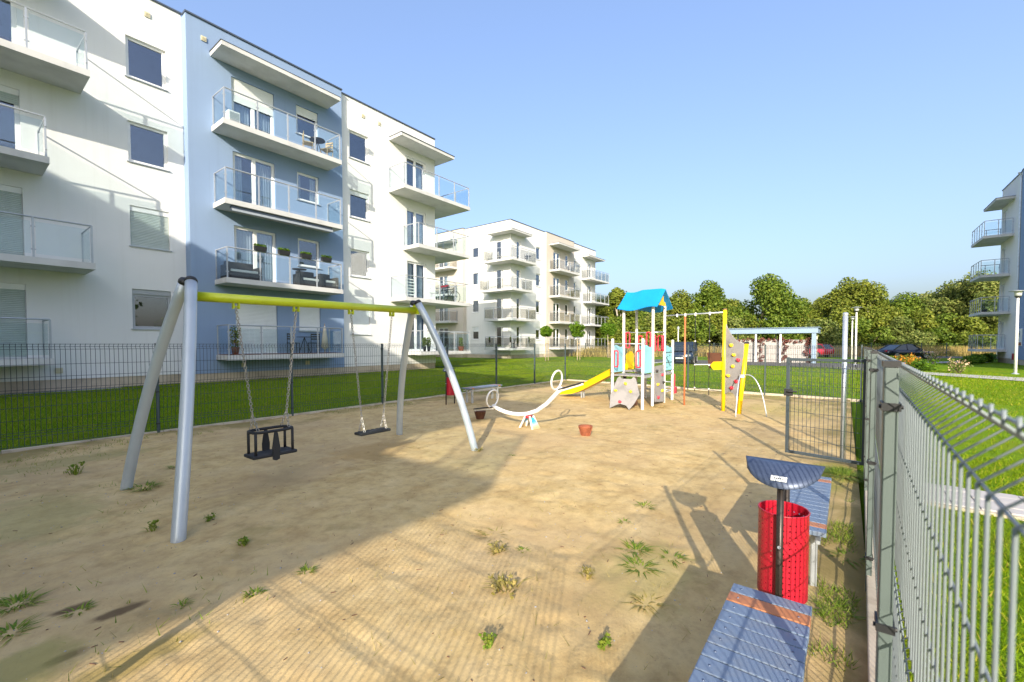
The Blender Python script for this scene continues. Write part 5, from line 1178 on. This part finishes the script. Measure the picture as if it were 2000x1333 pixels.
chair(16.9, 18.5, zf(1), 'white chair by the door on the corner balcony with the bicycle', 'white_pl', 2.)
pot(16.05, 18.3, zf(0), .45, 'black', 'left of two dark plant pots on the lowest corner balcony', 'leaf_c', .1)
pot(16.35, 18.3, zf(0), .45, 'black', 'right of two dark plant pots on the lowest corner balcony', 'leaf_c', .1)
pot(18.95, 18.35, zf(0), .5, 'terracotta', 'spiky plant in a terracotta pot at the end of the lowest corner balcony', 'leaf_c', .2)
# far building balconies
for k, x, y, lab in ((3, 35.9, 25.6, 'dark chair on the top corner balcony of the far building'), (3, 44.2, 25.4, 'dark chair on the top beige bay balcony of the far building'), (2, 44.4, 25.4, 'dark chair on the third floor beige bay balcony of the far building'), (2, 52.6, 25.6, 'dark chair on the far right balcony of the far building')): chair(x, y, zf(k), lab, 'black', .6)
table(36.3, 25.7, zf(3), 'small dark table on the top corner balcony of the far building', 'black')
chair(33.6, 27.2, zf(3), 'pale chair left of the corner on the top far balcony', 'white_pl', 1.)
for i, (x, y) in enumerate(((33.2, 28.2), (33.25, 25.6), (35.8, 25.25))):
    pot(x, y, zf(0) + .55, .28, 'black', ('ball plant at the left of the lowest far corner balcony', 'ball plant at the corner of the lowest far corner balcony', 'ball plant at the right of the lowest far corner balcony')[i], 'leaf_d', .1)
mb = MB(); z = zf(0); t = thing('exercise_bike', 'dark exercise bike on the lowest corner balcony of the far building', 'exercise bike', (33.9, 25.8, z))
mb.bar((33.6, 25.8, z + .04), (34.3, 25.8, z + .04), .4, .05); mb.build('base', 'black', t); mb = MB(); mb.tube([(33.7, 25.8, z + .05), (33.55, 25.8, z + 1.25)], .04, 8); mb.tube([(34.1, 25.8, z + .05), (34.2, 25.8, z + .8)], .04, 8); mb.tube([(33.65, 25.8, z + .45), (34.15, 25.8, z + .45)], .05, 8); mb.build('frame', 'black', t)
mb = MB(); mb.bar((34.1, 25.8, z + .82), (34.35, 25.8, z + .82), .2, .06); mb.build('saddle', 'black', t)
t = thing('flower_row', 'row of red flowers on a beige balcony of the far building', 'flowers', (32.9, 35, zf(2) + .9))
foliage('flowers', 'red', t, [(32.7, 33.6 + i * .25, zf(2) + .8) for i in range(5)], np.full(5, .18), 300, .1, 611)['kind'] = 'stuff'
mb = MB(); mb.box(32.62, 32.80, 33.45, 34.8, zf(2) + .6, zf(2) + .72); mb.build('trough', 'terracotta', t)
pot(50.5, -8.7, zf(1), .5, 'black', 'dark potted shrub on the second balcony of the right building', 'leaf_a', .25)

# ------------------------------------------------------------------ grass and weeds
def blades(name, P, h, wd, mat, seed, lean=.5, zf_=None):
    r = np.random.default_rng(seed); n = len(P); z = (zf_ or zlawn)(P[:, 0], P[:, 1]); hh = h * r.uniform(.55, 1.3, n); ww = wd * r.uniform(.6, 1.2, n); a = r.uniform(0, 6.28, n)
    le = r.normal(size=(n, 2)) * (hh * lean)[:, None]; dx = np.cos(a) * ww / 2; dy = np.sin(a) * ww / 2; b = -.01
    V = np.stack([np.stack([P[:, 0] - dx, P[:, 1] - dy, z + b], 1), np.stack([P[:, 0] + dx, P[:, 1] + dy, z + b], 1), np.stack([P[:, 0] + le[:, 0], P[:, 1] + le[:, 1], z + hh], 1)], 1).reshape(-1, 3)
    return V
def region(n, x0, x1, y0, y1, seed, power=1.):
    r = np.random.default_rng(seed); return np.stack([x0 + (x1 - x0) * r.uniform(0, 1, n) ** power, y0 + (y1 - y0) * r.uniform(0, 1, n) ** power], 1)
def notpath(P):
    ok = ~((P[:, 0] > 6.3) & (P[:, 0] < 7.25) & (P[:, 1] < -.4))
    return P[ok]
VV = []
near_r = notpath(region(60000, .2, 9.5, -.30, -4.5, 21)); near_r = near_r[(near_r[:, 1] < -.02 - .024 * near_r[:, 0] - .09)]
VV.append(blades('', near_r, .05, .010, None, 22, .7))
mid_r = notpath(region(60000, 1, 30, -.4, -16, 23)); VV.append(blades('', mid_r, .055, .018, None, 24, .7))
lf = region(150000, -1, 21, 10.33, 19.3, 25); lf = lf[~((lf[:, 0] < 3.6) & (lf[:, 1] > 18.95))]; VV.append(blades('', lf, .055, .014, None, 26, .7))
fr2 = region(70000, 17.9, 33.4, -6, 26, 27); VV.append(blades('', fr2, .06, .028, None, 28, .7))
lf2 = region(30000, 18, 33.5, 10.5, 27, 29); VV.append(blades('', lf2, .06, .03, None, 30, .7))
V = np.concatenate(VV); o = npmesh('grass', V, np.arange(len(V)).reshape(-1, 3), 'blade'); setp(o, 'mown grass of the lawns round the playground', 'grass', None, 'stuff')
def tuft(x, y, h, rad, n, mat, lab, seed, group=None, kind='tuft'):
    r = np.random.default_rng(seed); z0 = float(zsand(np.array(x), np.array(y))) - .005; t = thing('weed', lab, 'weed', (x, y, z0), group)
    a = r.uniform(0, 6.28, n); q = rad * np.sqrt(r.uniform(0, 1, n)) * .5; bx_ = q * np.cos(a); by_ = q * np.sin(a); out = rad * r.uniform(.3, 1.1, n); a2 = a + r.normal(size=n) * .5
    hh = h * r.uniform(.35, 1.1, n); w_ = r.uniform(.003, .0065, n); px_, py_ = -np.sin(a2) * w_, np.cos(a2) * w_
    mx, my = bx_ + np.cos(a2) * out * .4, by_ + np.sin(a2) * out * .4; tx, ty = bx_ + np.cos(a2) * out, by_ + np.sin(a2) * out
    V = np.stack([np.stack([bx_ - px_, by_ - py_, 0 * bx_], 1), np.stack([bx_ + px_, by_ + py_, 0 * bx_], 1), np.stack([mx + px_, my + py_, hh * .75], 1), np.stack([mx - px_, my - py_, hh * .75], 1), np.stack([tx, ty, hh * .85], 1)], 1).reshape(-1, 3)
    b = np.arange(n)[:, None] * 5; F = np.concatenate([b + [0, 1, 2, 3]], 0)
    o = npmesh('blades', V, F, mat, t); o['kind'] = 'stuff'
    F3 = np.concatenate([b + [3, 2, 4]], 0); V3 = V.copy(); o2 = npmesh('blade_tips', V3, F3, mat, t); o2['kind'] = 'stuff'
    if kind == 'stalk':
        m = max(8, n // 2); C = np.stack([r.normal(size=m) * rad * .35, r.normal(size=m) * rad * .35, r.uniform(.3, 1.1, m) * h], 1)
        ofs = OFF[t]; OFF[t] = Vector((0, 0, 0)); foliage('leaves', mat, t, C, np.full(m, .02), m * 6, .022, seed + 1)['kind'] = 'stuff'; OFF[t] = ofs
    return t
WD = [(1.02, 7.95, .26, .16, 60, 'weed', 'stalk', 'feathery pale weed by the left fence, left of the swing'), (1.42, 6.55, .12, .20, 160, 'weed', 't', 'bright green grass tuft at the foot of the rear swing leg'), (1.93, 7.32, .10, .14, 90, 'weed', 't', 'small green tuft just behind the front swing leg'),
      (1.12, 4.95, .13, .09, 30, 'weed', 'stalk', 'leafy weed left of the front swing leg'), (1.52, 4.80, .10, .07, 26, 'weed', 'stalk', 'small leafy weed right of the front swing leg'), (1.50, 4.0, .09, .07, 30, 'weed', 'stalk', 'small weed on the shaded sand right below the front swing leg'),
      (1.60, 3.15, .09, .08, 60, 'weed', 't', 'green tuft near the edge of the big shadow'), (1.24, 3.14, .08, .07, 70, 'weed', 't', 'bright tuft just inside the big shadow, lower left'), (.9, 3.38, .06, .06, 36, 'weed', 't', 'small tuft in the shade at the lower left'),
      (.24, 4.22, .10, .16, 150, 'weed', 't', 'spreading green weed at the left edge of the picture'), (.48, 3.80, .07, .08, 50, 'weed', 't', 'small green tuft right of the weed at the left edge'), (.20, 3.84, .08, .13, 90, 'weed', 't', 'low green weed at the left edge, below the spreading one'),
      (3.0, 2.46, .05, .20, 60, 'dryweed', 't', 'flat dry stalks lying across the sunlit sand'), (2.75, 2.24, .09, .13, 50, 'dryweed', 'stalk', 'dry yellowish weed below the flat stalks'), (2.89, 2.09, .06, .07, 50, 'weed', 't', 'small fresh tuft beside the dry yellowish weed'),
      (2.34, 1.84, .14, .17, 70, 'dryweed', 'stalk', 'largest dry brown weed in the middle of the sunlit sand'), (2.8, 1.46, .12, .08, 34, 'dryweed', 'stalk', 'dry upright weed in the sun, right of the largest one'), (1.84, 1.57, .13, .06, 24, 'weed', 'stalk', 'dark upright weed near the bottom edge'),
      (2.2, 1.04, .13, .06, 24, 'weed', 'stalk', 'dark upright weed near the bottom edge beside the bench shadow'), (5.10, 4.58, .09, .09, 30, 'dryweed', 'stalk', 'dry weed at the foot of the right front swing leg'), (4.75, 5.6, .06, .16, 40, 'dryweed', 't', 'dry sprawling weed under the flat swing seat'),
      (5.23, 4.0, .05, .07, 40, 'weed', 't', 'small tuft on sunlit sand right of the swing'), (4.42, 1.63, .07, .12, 60, 'weed', 't', 'tuft left of the litter bin hood shadow'), (3.89, 1.63, .07, .07, 50, 'weed', 't', 'small bright tuft in the sun, left of the bin'),
      (3.43, 1.34, .07, .15, 110, 'weed', 't', 'upper green patch of grass left of the bench shadow'), (3.47, 1.06, .06, .14, 90, 'weed', 't', 'green patch of grass touching the bench shadow'), (3.17, 1.2, .07, .15, 110, 'weed', 't', 'middle green patch of grass left of the bench shadow'), (2.75, 1.0, .06, .13, 70, 'dryweed', 't', 'yellowish patch of grass at the corner of the bench shadow'),
      (6.86, .02, .08, .34, 300, 'weed', 't', 'thick grass at the foot of the gate'), (3.35, .02, .06, .16, 60, 'weed', 't', 'grass under the second bench beside the bin'), (4.3, -.05, .06, .2, 70, 'weed', 't', 'grass at the fence side of the second bench'), (11.7, 3.95, .09, .25, 140, 'dryweed', 't', 'grass at the foot of the play tower'), (7.4, 4.5, .05, .1, 40, 'dryweed', 't', 'small weed right of the seesaw')]
for i, (x, y, h, rad, n, mt, kd, lab) in enumerate(WD): tuft(x, y, h * (.42 if kd == 't' else .6), rad * (1. if kd == 't' else .8), int(n * .5), mt, lab, 700 + i, 'weeds in the sand', 'stalk' if kd == 'stalk' else 'tuft')
# loose grass along the fences and litter of straw and pebbles
P = np.concatenate([region(5000, -.3, 17, 9.5, 10.2, 41), region(3500, 2.5, 7.2, -.1, .12, 42), region(4500, 12.5, 16.6, -.1, 9.9, 43), region(900, .1, 1.5, 3, 9.6, 44)])
ms = vnoise(P[:, 0] * 1.7, P[:, 1] * 1.7, 8) + .6 * vnoise(P[:, 0] * 5, P[:, 1] * 5, 9); P = P[(ms > .25) & (P[:, 0] < xfar(P[:, 1]) - .05)]
V = blades('', P, .045, .009, None, 45, .8, zsand); o = npmesh('sparse_grass', V, np.arange(len(V)).reshape(-1, 3), 'weed'); setp(o, 'sparse grass growing in the sand along the fences', 'grass', None, 'stuff')
r = np.random.default_rng(46); n = 2600; P = region(n, .2, 12, .1, 10, 47, 1.6); P[:, 1] = 10 - P[:, 1] if False else P[:, 1]; zz = zsand(P[:, 0], P[:, 1]); s_ = .0025 + .007 * r.uniform(0, 1, n) ** 4
oc = np.array([(1, 0, 0), (0, 1, 0), (-1, 0, 0), (0, -1, 0), (0, 0, .8), (0, 0, -.8)]); V = (np.stack([P[:, 0], P[:, 1], zz + .001], 1)[:, None] + oc[None] * s_[:, None, None] * r.uniform(.6, 1.3, (n, 6, 1))).reshape(-1, 3)
fc = np.array([(0, 1, 4), (1, 2, 4), (2, 3, 4), (3, 0, 4), (1, 0, 5), (2, 1, 5), (3, 2, 5), (0, 3, 5)]); F = (np.arange(n)[:, None, None] * 6 + fc[None]).reshape(-1, 3)
o = npmesh('pebbles', V, F, 'gravel'); setp(o, 'small pebbles scattered over the sand', 'pebbles', None, 'stuff')

r = np.random.default_rng(51); n = 900; P = np.concatenate([region(450, 1.2, 4.6, .6, 3.0, 52), region(250, .1, 3.0, 2.8, 9, 53), region(200, 3, 12, 2, 9, 54)]); V = blades('', P, .035, .006, None, 55, 1.6, zsand)
o = npmesh('dry_stalks', V, np.arange(len(V)).reshape(-1, 3), 'dryweed'); setp(o, 'thin dry stalks and straw scattered over the sand', 'straw', None, 'stuff')
n = 420; P = region(n, .2, 11, .4, 9.8, 56, 1.2); mb = MB()
for i in range(n):
    a = random.uniform(0, 6.28); L = random.uniform(.008, .045); z = float(zsand(P[i, 0], P[i, 1])) + .003; mb.bar((P[i, 0], P[i, 1], z), (P[i, 0] + L * math.cos(a), P[i, 1] + L * math.sin(a), z + .002), .004, .003)
o = mb.build('twigs', 'wood'); setp(o, 'tiny brown twigs and dead leaves scattered over the sand', 'twigs', None, 'stuff')
